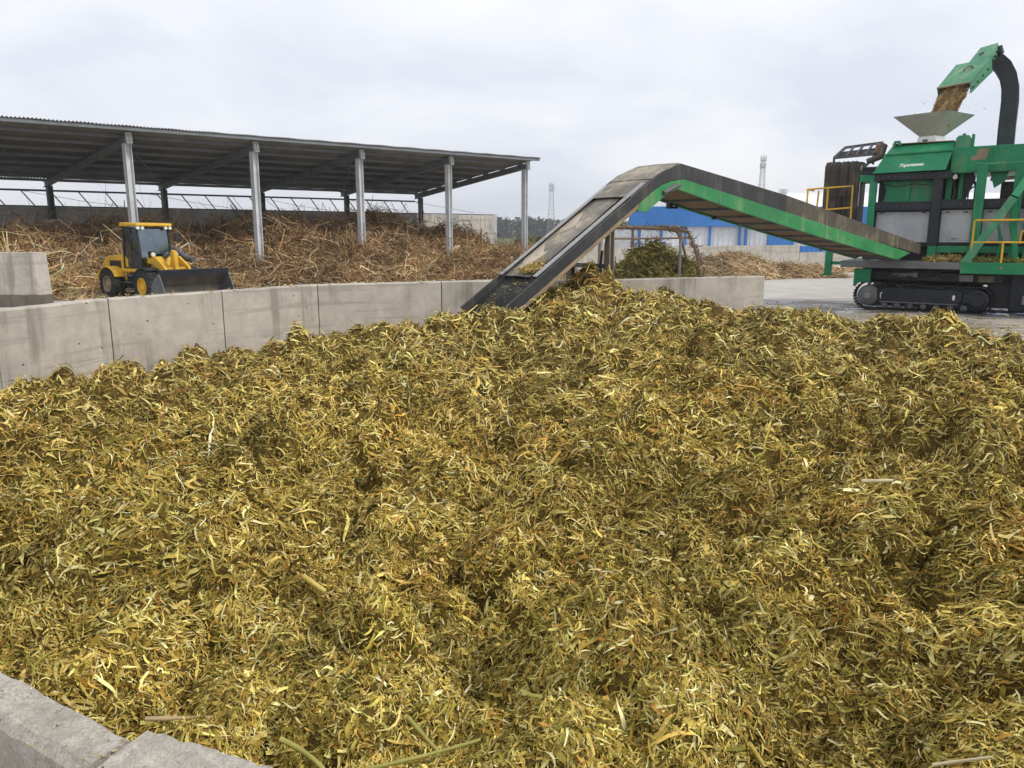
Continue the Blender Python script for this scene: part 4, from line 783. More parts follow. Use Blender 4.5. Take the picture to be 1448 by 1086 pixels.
# cover plates over the rising belt (upper ones lap over the lower)
def plate(s0, s1, dz, mat, w0=0.20, w1=CW - 0.02, name='cover_plate', kink=0.0):
    n = 8; vs = []
    for i in range(n + 1):
        s = s0 + (s1 - s0) * i / n; z = along(s) + dz + 0.006 * math.sin(i * 1.9 + s0) - kink * math.exp(-i * 1.4)
        vs += [(s, w0, z), (s, (w0 + w1) / 2, z + 0.012), (s, w1, z)]
    o = MB().add(vs, [(i * 3 + j, i * 3 + 3 + j, i * 3 + 4 + j, i * 3 + 1 + j) for i in range(n) for j in range(2)]).build(name, M[mat], cv)
    k = o.modifiers.new('sheet', 'SOLIDIFY'); k.thickness = 0.015; k.offset = 1; return o
plate(1.05, 3.75, -0.10, 'plate', 0.44, kink=0.03); plate(3.62, 4.32, -0.02, 'plate', 0.04); plate(4.25, 5.16, 0.0, 'plate', 0.0); 
# spilled chaff sticking on the lip of the cover
def chaff(name, n, cfun, L, wd, pal, parent=None, label=None, cat=None, loc=(0, 0, 0), tilt=0.5):
    P = np.array([cfun() for _ in range(n)]); N = np.tile(np.array([[0, 0, 1.0]]), (n, 1)); c = pick(pal, [1] * len(pal), n) * rng.lognormal(0, 0.2, (n, 1))
    v, f, cc = strips(P, N, L * rng.lognormal(0, 0.35, n), wd * rng.lognormal(0, 0.3, n), rng.uniform(0, 6.28, n), tilt, 0.7, 0.5, 0.6, 4, 0.7, np.clip(c, 0, 0.85)); o = np_mesh(name, [(v, f, 0, cc, True)], [M['stalks']], loc)
    if parent is not None: o.parent = parent
    if label: tag(o, label, cat, kind='stuff')
    return o
wp = MB(); vs = []; rr_ = random.Random(5)
for i in range(15):
    s = 1.25 + i * 0.155; z = along(s) - 0.10 + 0.024; a = 0.84 + 0.05 * rr_.random() - 0.14 * math.sin(i / 14 * math.pi); b2 = 1.22 + 0.03 * rr_.random() - (0.10 if i < 2 or i > 12 else 0); vs += [(s, a, z), (s, b2, z)]
M['wornpatch'] = paint('scoured_steel', (0.50, 0.43, 0.34), 0.6, (0.26, 0.21, 0.15), 0.7, 2.5); wpo = wp.add(vs, [(2 * i, 2 * i + 2, 2 * i + 3, 2 * i + 1) for i in range(14)]).build('worn_patch', M['wornpatch'], cv)
def lw(s, w, z):   # conveyor local to world
    c_, s_ = math.cos(R(38.33)), math.sin(R(38.33)); return (-0.169 + c_ * s - s_ * w, 15.2 + s_ * s + c_ * w, z)
def on_lip():
    s = 1.1 + abs(random.gauss(0, 0.16)); w = 0.62 + random.gauss(0, 0.13); return lw(s, w, along(s) - 0.07 + random.random() * 0.07 * math.exp(-(s - 1.1) * 4) - 0.10 * max(0, 1.12 - s))
CP = [(0.50, 0.34, 0.09), (0.60, 0.45, 0.16), (0.42, 0.30, 0.07), (0.62, 0.52, 0.26)]
chaff('loose_chaff', 900, on_lip, 0.07, 0.016, CP, None, 'yellow clump of chaff hanging on the lip of the conveyor cover', 'chaff')
def on_trough():
    s = 1.1 - abs(random.gauss(0, 0.5)); w = random.uniform(0.2, 1.1); return lw(s, w, along(s) - 0.185 + random.random() * 0.02)
chaff('loose_chaff', 70, on_trough, 0.07, 0.016, [(0.36, 0.32, 0.06), (0.5, 0.42, 0.12)], None, 'yellow green chaff scattered on the black belt at the foot of the conveyor', 'chaff')
# underside pans, cross members, rollers of the long section
for i in range(11):
    s = 5.3 + i * 1.02; e = s + 0.94; zz = lambda q: np.interp(q, [5.07, 7.4, 11.1, 16.1], [3.64, 3.20, 2.58, 1.80]) + 0.03
    MB().prism([(s, 0.03, zz(s)), (e, 0.03, zz(e)), (e, 0.03, zz(e) + 0.02), (s, 0.03, zz(s) + 0.02)], (0, CW - 0.06, 0)).build('underside_pan', M['pan'], cv)
    MB().prism([(e + 0.0, 0.03, zz(e) - 0.06), (e + 0.08, 0.03, zz(e) - 0.07), (e + 0.08, 0.03, zz(e) + 0.1), (e, 0.03, zz(e) + 0.1)], (0, CW - 0.06, 0)).build('cross_member', M['darksteel'], cv)
for i in range(4):
    s = 0.9 + i * 0.9; z = 1.09 + (s + 0.12) * 0.6265 - 0.345
    MB().prism([(s, 0.03, z), (s + 0.8, 0.03, z + 0.50), (s + 0.8, 0.03, z + 0.52), (s, 0.03, z + 0.02)], (0, CW - 0.06, 0)).build('underside_pan', M['pan'], cv)
MB().tube([(4.62, -0.02, 3.56), (4.62, CW + 0.02, 3.56)], 0.10, 14).build('bend_roller', M['darksteel'], cv, True)
MB().tube([(4.55, -0.10, 3.52), (4.90, -0.10, 3.66), (5.12, -0.10, 3.72)], [0.05, 0.06, 0.035], 8).build('motor_arm', M['darksteel'], cv, True)
for s in (6.4, 8.3): MB().box(s, s + 0.10, CW - 0.05, CW + 0.1, along(s) - 0.80, along(s) - 0.60).box(s - 0.05, s + 0.30, CW - 0.05, CW + 0.05, along(s) - 0.80, along(s) - 0.74).build('hanger_bracket', M['black'], cv)
bo = MB()
for s in np.arange(5.6, 16, 1.05): z = along(s) - 0.62; bo.tube([(s, -0.095, z), (s, -0.07, z)], 0.022, 6)
bo.build('bolts', M['rail'], cv)
# support legs
for w in (0.02, CW - 0.02):
    MB().ibeam((2.97, w, 0), (2.97, w, 2.74), 0.15, 0.15, 0.02, up=(1, 0, 0)).build('support_leg', M['legsteel'], cv)
MB().beam((2.97, 0.02, 1.9), (2.97, CW - 0.02, 1.9), 0.1, 0.1).build('leg_brace', M['rail'], cv)
MB().tube([(2.72, 0.0, 2.25), (2.70, 0.02, 1.9), (2.78, 0.02, 1.4), (2.72, 0.0, 0.9)], 0.035, 6).build('hydraulic_hose', M['black'], cv, True)

# ------------------------------------------------------------------ rusty pipe frame behind the pit wall
pf = empty('pipe_frame', (5.6, 31, 0)); tag(pf, 'rusty bent pipe frame draped with brown rags standing over the green stalks', 'frame')
for y in (29.9, 31.9):
    MB().tube([(3.55, y, 0), (3.6, y, 2.2), (3.75, y, 2.72), (4.1, y, 2.86), (6.3, y, 2.80), (6.75, y, 2.70), (6.98, y, 2.3), (7.25, y, 1.4), (7.6, y, 0)], 0.055, 8).build('bent_pipe', M['rust'], pf, True, world=True)
for (x, z) in ((3.8, 2.75), (4.9, 2.86), (5.8, 2.84), (6.75, 2.7)): MB().tube([(x, 29.8, z), (x, 32.0, z)], 0.04, 8).build('cross_pipe', M['rust'], pf, True, world=True)
for x, y, z in ((6.5, 29.95, 2.8), (4.95, 31.9, 2.85), (3.62, 31.9, 2.2)): MB().tube([(x, y, 0), (x, y, z)], 0.06, 8).build('post', M['rail'], pf, True, world=True)
MB().tube([(3.6, 29.9, 2.42), (6.9, 29.9, 2.45)], 0.035, 8).build('lower_pipe', M['rust'], pf, True, world=True)
def rag():
    u = random.random()
    if u < 0.62: x = random.uniform(3.7, 6.7); return (x, random.choice((29.9, 31.9, random.uniform(29.9, 31.9))), 2.85 + random.gauss(0, 0.02))
    if u < 0.85: t_ = random.random(); return (6.72 + 0.75 * t_, 29.9 + random.random() * 0.25, 2.7 - 1.6 * t_ ** 1.3 + random.gauss(0, 0.05))
    return (random.uniform(4.8, 6.4), 31.8, random.uniform(2.1, 2.5))
rg_ = chaff('tattered_cover', 520, rag, 0.42, 0.03, [(0.20, 0.13, 0.08), (0.28, 0.19, 0.12), (0.36, 0.26, 0.17), (0.14, 0.09, 0.06)], None, None, None, (5.6, 31, 0), 0.25); rg_.parent = pf; rg_.location = (0, 0, 0); rg_['kind'] = 'stuff'

# ------------------------------------------------------------------ tracked shredder (local: x to the right, y away, z up)
mc = empty('tracked_shredder', (12.27, 27.0, 0), R(-34)); tag(mc, 'big green tracked shredder with grey hopper, goose-neck chute and yellow railings', 'machine')
def bx(name, x0, x1, y0, y1, z0, z1, mat, bev=0.012, parent=None):
    return MB().box(x0, x1, y0, y1, z0, z1).build(name, M[mat], parent or mc, bevel=bev)
# crawler tracks
def track(y0):
    tr = empty('crawler_track', (0, y0, 0)); tr.parent = mc
    xa, za, ra, xb, zb, rb = 0.24, 0.50, 0.44, 3.55, 0.46, 0.41
    path = []
    def arc(cx_, cz, r, a0, a1, n):
        for i in range(n): a = R(a0 + (a1 - a0) * i / n); path.append((cx_ + r * math.cos(a), cz + r * math.sin(a)))
    arc(xa, za, ra, 90, 270, 14)
    for i in range(30): u = i / 30; path.append((xa + (xb - xa) * u, 0.06 + (0.05 - 0.06) * u))
    arc(xb, zb, rb, -90, 90, 14)
    for i in range(30): u = i / 30; path.append((xb + (xa - xb) * u, zb + rb + (za + ra - zb - rb) * u - 0.035 * math.sin(u * math.pi) - 0.008 * math.sin(u * 6 * math.pi)))
    m = len(path); sh_ = MB()
    for i in range(m):
        p, q = Vector((path[i][0], 0, path[i][1])), Vector((path[(i + 1) % m][0], 0, path[(i + 1) % m][1])); d = (q - p).normalized(); nrm = Vector((d.z, 0, -d.x)); a = p + d * 0.006; b = q - d * 0.006
        sh_.hexa([a + Vector((0, 0, 0)), b, b + Vector((0, .5, 0)), a + Vector((0, .5, 0)), a + nrm * .035, b + nrm * .035, b + nrm * .035 + Vector((0, .5, 0)), a + nrm * .035 + Vector((0, .5, 0))])
        g0 = p.lerp(q, 0.35); g1_ = p.lerp(q, 0.6); sh_.hexa([g0 + nrm * .03, g1_ + nrm * .03, g1_ + nrm * .03 + Vector((0, .5, 0)), g0 + nrm * .03 + Vector((0, .5, 0)), g0 + nrm * .065, g1_ + nrm * .065, g1_ + nrm * .065 + Vector((0, .5, 0)), g0 + nrm * .065 + Vector((0, .5, 0))])
    sh_.build('track_belt', M['tracksteel'], tr)
    MB().prism([(0.55, 0.02, 0.30), (2.95, 0.02, 0.26), (3.1, 0.02, 0.4), (3.1, 0.02, 0.70), (2.9, 0.02, 0.76), (0.75, 0.02, 0.80), (0.5, 0.02, 0.7)], (0, 0.44, 0)).build('side_frame', M['black'], tr, bevel=0.02)
    MB().box(0.2, 3.55, 0.2, 0.46, 0.14, 0.84).build('gap_filler', M['black'], tr); MB().box(0.62, 3.0, -0.015, 0.02, 0.285, 0.31).build('frame_flange', M['rail'], tr)  # inner black box added so the gaps inside the track look shadowed
    t = MB(); t.lathe([(0.0, -0.03), (0.15, -0.03), (0.17, 0.0), (0.30, 0.03), (0.36, 0.10), (0.36, 0.40), (0, 0.42)], 26, Matrix.Translation((xa, 0, za))); t.build('idler_wheel', M['deck'], tr, True)
    t = MB(); t.lathe([(0.0, -0.05), (0.2, -0.05), (0.24, 0.0), (0.33, 0.05), (0.33, 0.42), (0, 0.42)], 14, Matrix.Translation((xb, 0, zb))); t.build('drive_sprocket', M['black'], tr)
    MB().lathe([(0.0, -0.055), (0.12, -0.055), (0.14, -0.03), (0.14, 0.0)], 20, Matrix.Translation((xa, 0, za))).build('hub_cap', M['rail'], tr, True)
    for i in range(7): MB().lathe([(0, 0.02), (0.06, 0.02), (0.10, 0.05), (0.10, 0.42), (0, 0.42)], 16, Matrix.Translation((0.78 + i * 0.4, 0, 0.185))).build('track_roller', M['darksteel'], tr, True)
    for x in (1.1, 2.3): MB().box(x, x + 0.22, 0.05, 0.4, 0.78, 0.90).build('carrier_bracket', M['black'], tr, bevel=0.02)
    for x in (0.66, 2.86):
        MB().tube([(x, -0.01, 0.42), (x - 0.01, -0.035, 0.46), (x - 0.01, -0.035, 0.58), (x + 0.03, -0.01, 0.62)] if x < 1 else [(x, -0.01, 0.46), (x, -0.035, 0.48), (x, -0.035, 0.56), (x, -0.01, 0.58)], 0.018 if x < 1 else 0.04, 6).build('tie_hook', M['letter'], tr, True)
    MB().box(3.12, 3.42, -0.04, 0.3, 0.34, 0.66).build('track_motor', M['black'], tr, bevel=0.04)
track(0.0); track(2.3)
# chassis
bx('chassis', -0.1, 9.0, 0.55, 2.25, 0.95, 1.44, 'black', 0.03); bx('chassis_rail', 0.1, 4.2, 0.25, 0.55, 1.02, 1.34, 'black', 0.03); bx('rear_support', 4.4, 7.2, 0.3, 2.6, 0.12, 1.35, 'black', 0.05); bx('counter_box', 4.75, 6.5, 0.05, 0.3, 0.38, 0.66, 'rail', 0.02)
MB().prism([(-0.27, 0.0, 0.80), (-0.2, 0.0, 0.80), (-0.12, 0.0, 0.92), (0.28, 0.0, 0.98), (0.28, 0.0, 1.42), (-0.27, 0.0, 1.42)], (0, 0.10, 0)).build('corner_bracket', M['green'], mc, bevel=0.01)
MB().tube([(0.9, 0.22, 1.22), (1.55, 0.22, 1.24)], 0.085, 12).tube([(1.55, 0.22, 1.24), (1.72, 0.22, 1.24)], 0.12, 14).build('hydraulic_cylinder', M['deck'], mc, True)
for i in range(5): MB().tube([(0.3 + i * .5, 0.2, 1.36), (0.5 + i * .5, 0.12, 1.12 + 0.05 * (i % 2)), (0.85 + i * .5, 0.2, 1.3)], 0.022, 6).build('hydraulic_hose', M['rubber'], mc, True)
bx('valve_box', 2.95, 3.35, 0.1, 0.4, 1.06, 1.28, 'deck'); bx('valve_cover', 3.5, 3.95, 0.14, 0.4, 1.05, 1.26, 'guarddirty')
bx('cross_support', 3.75, 4.45, 0.55, 2.4, 0.2, 1.2, 'black', 0.04)
# deck and platform
bx('deck_plate', -0.70, 3.0, -0.2, 3.3, 1.46, 1.69, 'deck', 0.01); bx('platform_beam', 2.97, 9.0, -0.27, -0.1, 1.34, 1.70, 'green', 0.01); bx('platform_floor', 2.97, 9.0, -0.1, 3.3, 1.56, 1.68, 'deck', 0.01)
for x in (4.1, 5.4): MB().tube([(x, -0.29, 1.55), (x, -0.26, 1.55)], 0.05, 10).build('beam_bolt', M['tan'], mc)
bx('outrigger_leg', -1.47, -1.24, 0.9, 1.13, 1.16, 1.96, 'green'); bx('outrigger_foot', -1.52, -1.2, 0.86, 1.17, 1.10, 1.16, 'green'); bx('outrigger_arm', -1.26, -0.6, 0.95, 1.08, 1.50, 1.62, 'green')
# body frame and panels
bx('corner_post', -0.14, 0.09, 0.74, 0.95, 1.69, 4.50, 'green'); bx('frame_post', 1.83, 2.13, 0.72, 0.95, 2.2, 4.55, 'black'); bx('frame_foot', 1.86, 2.12, 0.73, 0.96, 1.69, 2.2, 'green')
bx('cross_beam', 0.09, 1.83, 0.76, 0.95, 3.40, 3.70, 'black'); bx('cross_beam', 2.13, 9.0, 0.76, 0.95, 3.44, 3.74, 'black'); bx('top_beam', 0.0, 2.35, 0.70, 0.96, 4.42, 4.66, 'black')
bx('engine_casing', 0.05, 9.0, 1.02, 2.9, 2.18, 3.5, 'black')
for (a, b, z) in ((0.14, 1.80, 3.36), (2.16, 3.06, 3.40), (3.38, 4.52, 3.41), (4.7, 6.2, 3.41), (6.4, 8.9, 3.41)): bx('grey_panel', a, b, 0.97, 1.02, 2.32, z, 'panel', 0.008)
bx('lower_beam', 2.12, 9.0, 0.80, 0.98, 1.98, 2.20, 'green'); MB().prism([(2.95, 0.8, 1.70), (3.12, 0.8, 1.70), (3.32, 0.8, 1.98), (3.12, 0.8, 1.98)], (0, 0.14, 0)).build('gusset', M['green'], mc)
bx('void_fill', 0.3, 8.6, 1.4, 2.6, 1.69, 2.18, 'black')  # black box filling the dark void below the panels
# upper crusher box with recessed panel
MB().prism([(0.30, 1.10, 3.72), (1.83, 1.10, 3.72), (1.83, 1.10, 4.42), (0.22, 1.10, 4.42), (0.36, 1.10, 4.12)], (0, 1.75, 0)).build('crusher_box', M['green'], mc, bevel=0.01)
MB().prism([(0.98, 1.02, 3.72), (1.10, 1.02, 3.72), (1.14, 1.02, 4.42), (1.02, 1.02, 4.42)], (0, 0.08, 0)).build('panel_rib', M['green'], mc); bx('panel_lip', 0.30, 1.83, 1.0, 1.10, 3.70, 3.76, 'green')
bt_ = MB()
for x in (1.55, 1.72): bt_.tube([(x, 1.07, 3.95), (x, 1.11, 3.95)], 0.03, 6)
bt_.build('panel_bolts', M['greenlt'], mc)
bx('inner_wall', 0.09, 1.85, 1.25, 2.85, 3.52, 4.64, 'black'); bx('inner_wall', 1.86, 2.60, 2.0, 2.4, 3.52, 4.60, 'black')
# hopper cover: sloping front, ridge, upper band and top
def loft(a, b, name, mat, bev=0.01):
    n = len(a); return MB().add(list(a) + list(b), [tuple(reversed(range(n))), tuple(range(n, 2 * n))] + [(i, (i + 1) % n, n + (i + 1) % n, n + i) for i in range(n)]).build(name, M[mat], mc, bevel=bev)
loft([(-0.05, 0.58, 4.665), (-0.05, 2.95, 4.665), (0.40, 2.95, 5.60), (0.40, 1.22, 5.60), (0.27, 0.98, 5.34), (0.24, 0.90, 5.27)],
     [(2.16, 0.58, 4.70), (2.16, 2.95, 4.70), (2.33, 2.95, 5.66), (2.33, 1.22, 5.66), (2.31, 0.98, 5.39), (2.30, 0.90, 5.31)], 'hopper_cover', 'green')
MB().beam((0.24, 0.885, 5.30), (2.31, 0.885, 5.345), 0.05, 0.05).build('cover_ridge', M['green'], mc)
bx('cover_top_plate', 0.42, 2.30, 1.15, 2.9, 5.665, 5.69, 'tan', 0.004); MB().tube([(0.46, 1.15, 5.60), (0.5, 1.15, 5.74), (0.62, 1.15, 5.74), (0.66, 1.15, 5.62)], 0.05, 8).build('lifting_lug', M['green'], mc, True)
MB().prism([(2.34, 1.05, 5.40), (2.80, 1.05, 5.40), (2.80, 1.05, 5.70), (2.72, 1.05, 5.82), (2.42, 1.05, 5.82), (2.34, 1.05, 5.72)], (0, 0.9, 0)).build('end_housing', M['greenlt'], mc, bevel=0.02)
bx('housing_hinge', 2.80, 2.88, 1.05, 1.3, 5.46, 5.84, 'green'); bx('housing_cap', 2.52, 2.62, 1.1, 1.2, 5.82, 5.88, 'darksteel')
# lettering on the cover
fc = bpy.data.curves.new('lettering', 'FONT'); fc.body = 'Topentuneo'; fc.size = 0.17; fc.shear = 0.35; fc.extrude = 0.004; fc.offset = 0.006; fc.space_character = 0.93
to = bpy.data.objects.new('tmp', fc); COL.objects.link(to); bpy.context.view_layer.update()
tm = bpy.data.meshes.new_from_object(to.evaluated_get(bpy.context.evaluated_depsgraph_get())); bpy.data.objects.remove(to); tm.materials.clear(); tm.materials.append(M['letter'])
lt = bpy.data.objects.new('lettering', tm); COL.objects.link(lt); lt.parent = mc; xs = [v.co.x for v in tm.vertices]; sc_ = 0.74 / (max(xs) - min(xs)); slope = math.atan2(0.61, 0.34)
lt.matrix_local = Matrix.Translation((0.74, 0.675, 4.86)) @ Matrix.Rotation(R(1.5), 4, 'Y').inverted() @ Matrix.Rotation(slope, 4, 'X') @ Matrix.Diagonal((sc_, sc_, sc_, 1))
# right hand box, posts and inner drum
bx('discharge_box', 2.28, 9.0, 1.0, 3.9, 4.62, 5.44, 'green', 0.015); bx('box_flange', 2.3, 9.0, 0.965, 1.0, 4.60, 4.70, 'green'); bx('box_band', 3.36, 3.44, 0.96, 1.0, 4.7, 5.44, 'green')
MB().prism([(2.86, 0.992, 4.98), (3.28, 0.992, 5.02), (3.36, 0.992, 5.36), (3.02, 0.992, 5.34), (2.98, 0.992, 5.16), (2.84, 0.992, 5.12)], (0, 0.006, 0)).build('worn_patch', M['tan'], mc)
bx('post', 3.09, 3.37, 0.66, 0.90, 1.69, 4.80, 'green'); bx('post', 4.14, 4.40, 0.66, 0.90, 3.0, 4.80, 'green'); bx('post', 5.6, 5.9, 0.66, 0.90, 1.69, 4.80, 'green')
bx('inner_post', 2.18, 2.36, 1.2, 1.45, 3.72, 4.62, 'green'); bx('inner_plate', 2.55, 2.68, 1.3, 2.3, 3.72, 4.62, 'green'); MB().prism([(2.70, 1.35, 3.74), (2.78, 1.35, 3.74), (3.02, 1.35, 4.45), (2.94, 1.35, 4.62), (2.68, 1.35, 4.62)], (0, 0.3, 0)).build('brace_plate', M['black'], mc)
bx('rear_post', 2.25, 2.45, 2.5, 2.7, 3.5, 4.62, 'green'); bx('rear_post', 5.0, 5.2, 2.5, 2.7, 3.5, 4.62, 'green')
MB().tube([(3.75, 2.2, 4.0), (5.2, 2.2, 4.0)], 0.34, 20).build('drive_drum', M['beltbrown'], mc, True); MB().tube([(3.45, 1.3, 4.38), (4.3, 1.3, 4.42)], 0.06, 10).build('drive_shaft', M['tan'], mc, True)
MB().prism([(3.42, 1.2, 4.62), (3.95, 1.2, 4.62), (3.86, 1.2, 4.3), (3.58, 1.2, 4.1)], (0, 0.2, 0)).build('hanger_plate', M['green'], mc)
MB().tube([(2.85, 1.5, 3.72), (2.85, 1.5, 4.05), (3.05, 1.5, 4.22)], 0.025, 6).tube([(3.05, 1.5, 3.72), (3.05, 1.5, 4.2), (2.9, 1.5, 4.5)], 0.05, 6).build('pipework', M['black'], mc, True)
MB().tube([(3.05, 0.62, 4.86), (3.3, 0.60, 4.83), (9, 0.6, 4.93)], 0.02, 6).build('air_pipe', M['greenlt'], mc, True)
# diagonal brace from deck up to the box
MB().beam((3.06, -0.12, 1.66), (4.20, -0.02, 3.72), 0.24, 0.22, (0, 1, 0)).build('diagonal_brace', M['greenlt'], mc, bevel=0.01); MB().beam((4.20, 0.05, 3.72), (4.62, 0.75, 4.62), 0.22, 0.22, (0, 1, 0)).build('diagonal_brace', M['green'], mc, bevel=0.01)
MB().beam((4.2, 0.0, 3.62), (4.45, 0.3, 1.7), 0.16, 0.14, (0, 1, 0)).build('rear_brace', M['green'], mc, bevel=0.01)
for i, x in enumerate((3.9, 4.25, 4.6, 4.95)): MB().tube([(x, 0.55, 1.7), (x + 0.1, 0.5, 2.3), (x - 0.05, 0.6, 2.9), (x + 0.1, 0.7, 3.4)], 0.05 + 0.02 * (i % 2), 8).build('feed_hose', M['green'], mc, True)
# railings
def railing(name, pts, posts, mids, mat='yellow', r=0.032):
    mb = MB(); mb.tube(pts, r, 8); o = mb.build(name, M[mat], mc, True)
    for a, b in posts: MB().tube([a, b], r, 8).build('rail_post', M[mat], o, True)
    for a, b in mids: MB().tube([a, b], r * 0.9, 8).build('mid_rail', M[mat], o, True)
railing('handrail', [(3.22, -0.18, 1.7), (3.23, -0.18, 3.0), (3.26, -0.18, 3.03), (9, -0.18, 3.05)], [((4.07, -0.18, 1.7), (4.07, -0.18, 2.36)), ((5.3, -0.18, 1.7), (5.3, -0.18, 3.04)), ((7.0, -0.18, 1.7), (7.0, -0.18, 3.04))], [((3.22, -0.18, 2.34), (9, -0.18, 2.36))])
railing('handrail', [(-2.2, 1.6, 4.2), (-2.2, 0.6, 4.2), (-1.5, 0.6, 4.23), (-0.66, 0.6, 4.27), (-0.64, 0.6, 2.95)], [((-1.48, 0.6, 4.23), (-1.48, 0.6, 2.95)), ((-2.18, 0.6, 4.2), (-2.18, 0.6, 2.95)), ((-2.0, 1.5, 4.18), (-2.05, 1.5, 2.95))], [((-2.18, 0.6, 3.42), (-0.65, 0.6, 3.52))])
bx('service_platform', -2.25, -0.14, 0.55, 1.45, 2.88, 2.96, 'deck'); MB().beam((-1.35, 1.0, 1.9), (-1.35, 1.0, 2.88), 0.12, 0.12).build('platform_strut', M['green'], mc)
for x in (4.5, 5.0): MB().tube([(x, 0.1, 2.3), (x + 0.02, 0.1, 2.65), (x + 0.12, 0.1, 2.78), (x + 0.22, 0.1, 2.65), (x + 0.24, 0.1, 2.3)], 0.03, 8).build('grab_handle', M['yellow'], mc, True)
# hanging rubber belt on the left end
prof = [(1.55, 2.0), (1.50, 3.0), (1.48, 4.4), (1.48, 4.9)] + [(1.78 - 0.30 * math.cos(R(a)), 4.92 + 0.30 * math.sin(R(a))) for a in range(10, 100, 15)] + [(2.3, 5.22), (2.9, 5.2)]
hb = MB(); nx = 25; vs = []
for i in range(nx):
    x = -1.82 + 1.22 * i / (nx - 1); gr = 0.03 * math.sin(i * 2.1) + (0.05 if i in (9, 10, 16) else 0)
    for y, z in prof: vs.append((x, y + gr, z - gr * 0.3 - (0.04 if i > 20 else 0)))
m_ = len(prof); hb.add(vs, [(i * m_ + j, i * m_ + m_ + j, i * m_ + m_ + 1 + j, i * m_ + 1 + j) for i in range(nx - 1) for j in range(m_ - 1)]); o = hb.build('hanging_belt', M['beltbrown'], mc, True); q = o.modifiers.new('thickness', 'SOLIDIFY'); q.thickness = 0.05; q.offset = -1
MB().prism([(-0.60, 1.50, 2.0), (-0.60, 1.50, 4.92), (-0.60, 1.62, 5.14), (-0.60, 2.3, 5.16), (-0.60, 2.3, 2.0)], (0.06, 0, 0)).build('belt_side', M['guarddirty'], mc, bevel=0.02); MB().prism([(-1.84, 1.56, 2.0), (-1.84, 1.56, 4.8), (-1.84, 2.3, 5.1), (-1.84, 2.3, 2.0)], (0.03, 0, 0)).build('belt_side', M['guarddirty'], mc)
cl = MB(); cl.beam((-1.6, 1.42, 3.92), (-0.75, 1.42, 3.96), 0.04, 0.04); cl.beam((-1.2, 1.42, 3.0), (-1.2, 1.42, 3.95), 0.09, 0.05); cl.build('belt_clamp', M['black'], mc)
tf = MB(); A0, A1, B0, B1 = (-1.55, 1.5, 5.34), (-0.22, 1.5, 5.40), (-1.3, 2.05, 5.74), (-0.05, 2.05, 5.84)
for p_, q_ in ((A0, A1), (B0, B1), (A0, B0), (A1, B1)): tf.beam(p_, q_, 0.07, 0.09)
for u in (0.3, 0.55, 0.8): tf.beam(Vector(A0).lerp(Vector(A1), u), Vector(B0).lerp(Vector(B1), u - 0.05), 0.06, 0.06)
tf.beam(Vector(A0).lerp(Vector(B0), .5), Vector(A1).lerp(Vector(B1), .5), 0.05, 0.05)
for p_ in (A0, A1): tf.beam(p_, (p_[0], p_[1] + 0.05, 5.05), 0.07, 0.07)
tf.build('roller_frame', M['darksteel'], mc)
MB().tube([(-1.5, 1.85, 5.45), (-0.1, 1.85, 5.5)], 0.11, 14).build('top_roller', M['guarddirty'], mc, True); MB().tube([(-0.6, 1.85, 4.7), (0.0, 1.85, 4.7)], 0.3, 16).build('drive_roller', M['black'], mc, True); MB().tube([(-0.62, 1.75, 4.78), (-0.52, 1.75, 4.78)], 0.17, 14).build('roller_end', M['rust'], mc, True)
MB().tube([(-0.05, 1.7, 5.72), (0.1, 1.55, 5.66), (0.05, 1.4, 5.3), (-0.4, 1.45, 5.15)], 0.11, 10).build('bent_duct', M['guarddirty'], mc, True); MB().beam((-0.55, 1.3, 4.55), (0.0, 1.3, 4.5), 0.3, 0.25).build('belt_bracket', M['green'], mc, bevel=0.02); MB().tube([(-0.12, 1.75, 5.3), (-0.02, 1.6, 5.75)], 0.16, 12).build('motor_end', M['rust'], mc, True)
# grey inverted pyramid hopper
def ring(cx_, cy_, hw, z, yaw): return [(cx_ + math.sqrt(2) * hw * math.cos(R(yaw + 45 + 90 * i)), cy_ + math.sqrt(2) * hw * math.sin(R(yaw + 45 + 90 * i)), z) for i in range(4)]
fr_, fb, fi = ring(1.52, 1.95, 0.93, 6.62, -22), ring(1.52, 1.95, 0.27, 5.92, -22), ring(1.52, 1.95, 0.90, 6.62, -22); fbi = ring(1.52, 1.95, 0.25, 5.93, -22)
MB().add(fb + fr_ + fi + fbi, [(i, (i + 1) % 4, 4 + (i + 1) % 4, 4 + i) for i in range(4)] + [(4 + i, 4 + (i + 1) % 4, 8 + (i + 1) % 4, 8 + i) for i in range(4)] + [(8 + i, 8 + (i + 1) % 4, 12 + (i + 1) % 4, 12 + i) for i in range(4)]).build('hopper', M['funnel'], mc)
MB().hexa(ring(1.52, 1.95, 0.34, 5.69, -22) + ring(1.52, 1.95, 0.31, 5.925, -22)).build('hopper_collar', M['letter'], mc, bevel=0.015)
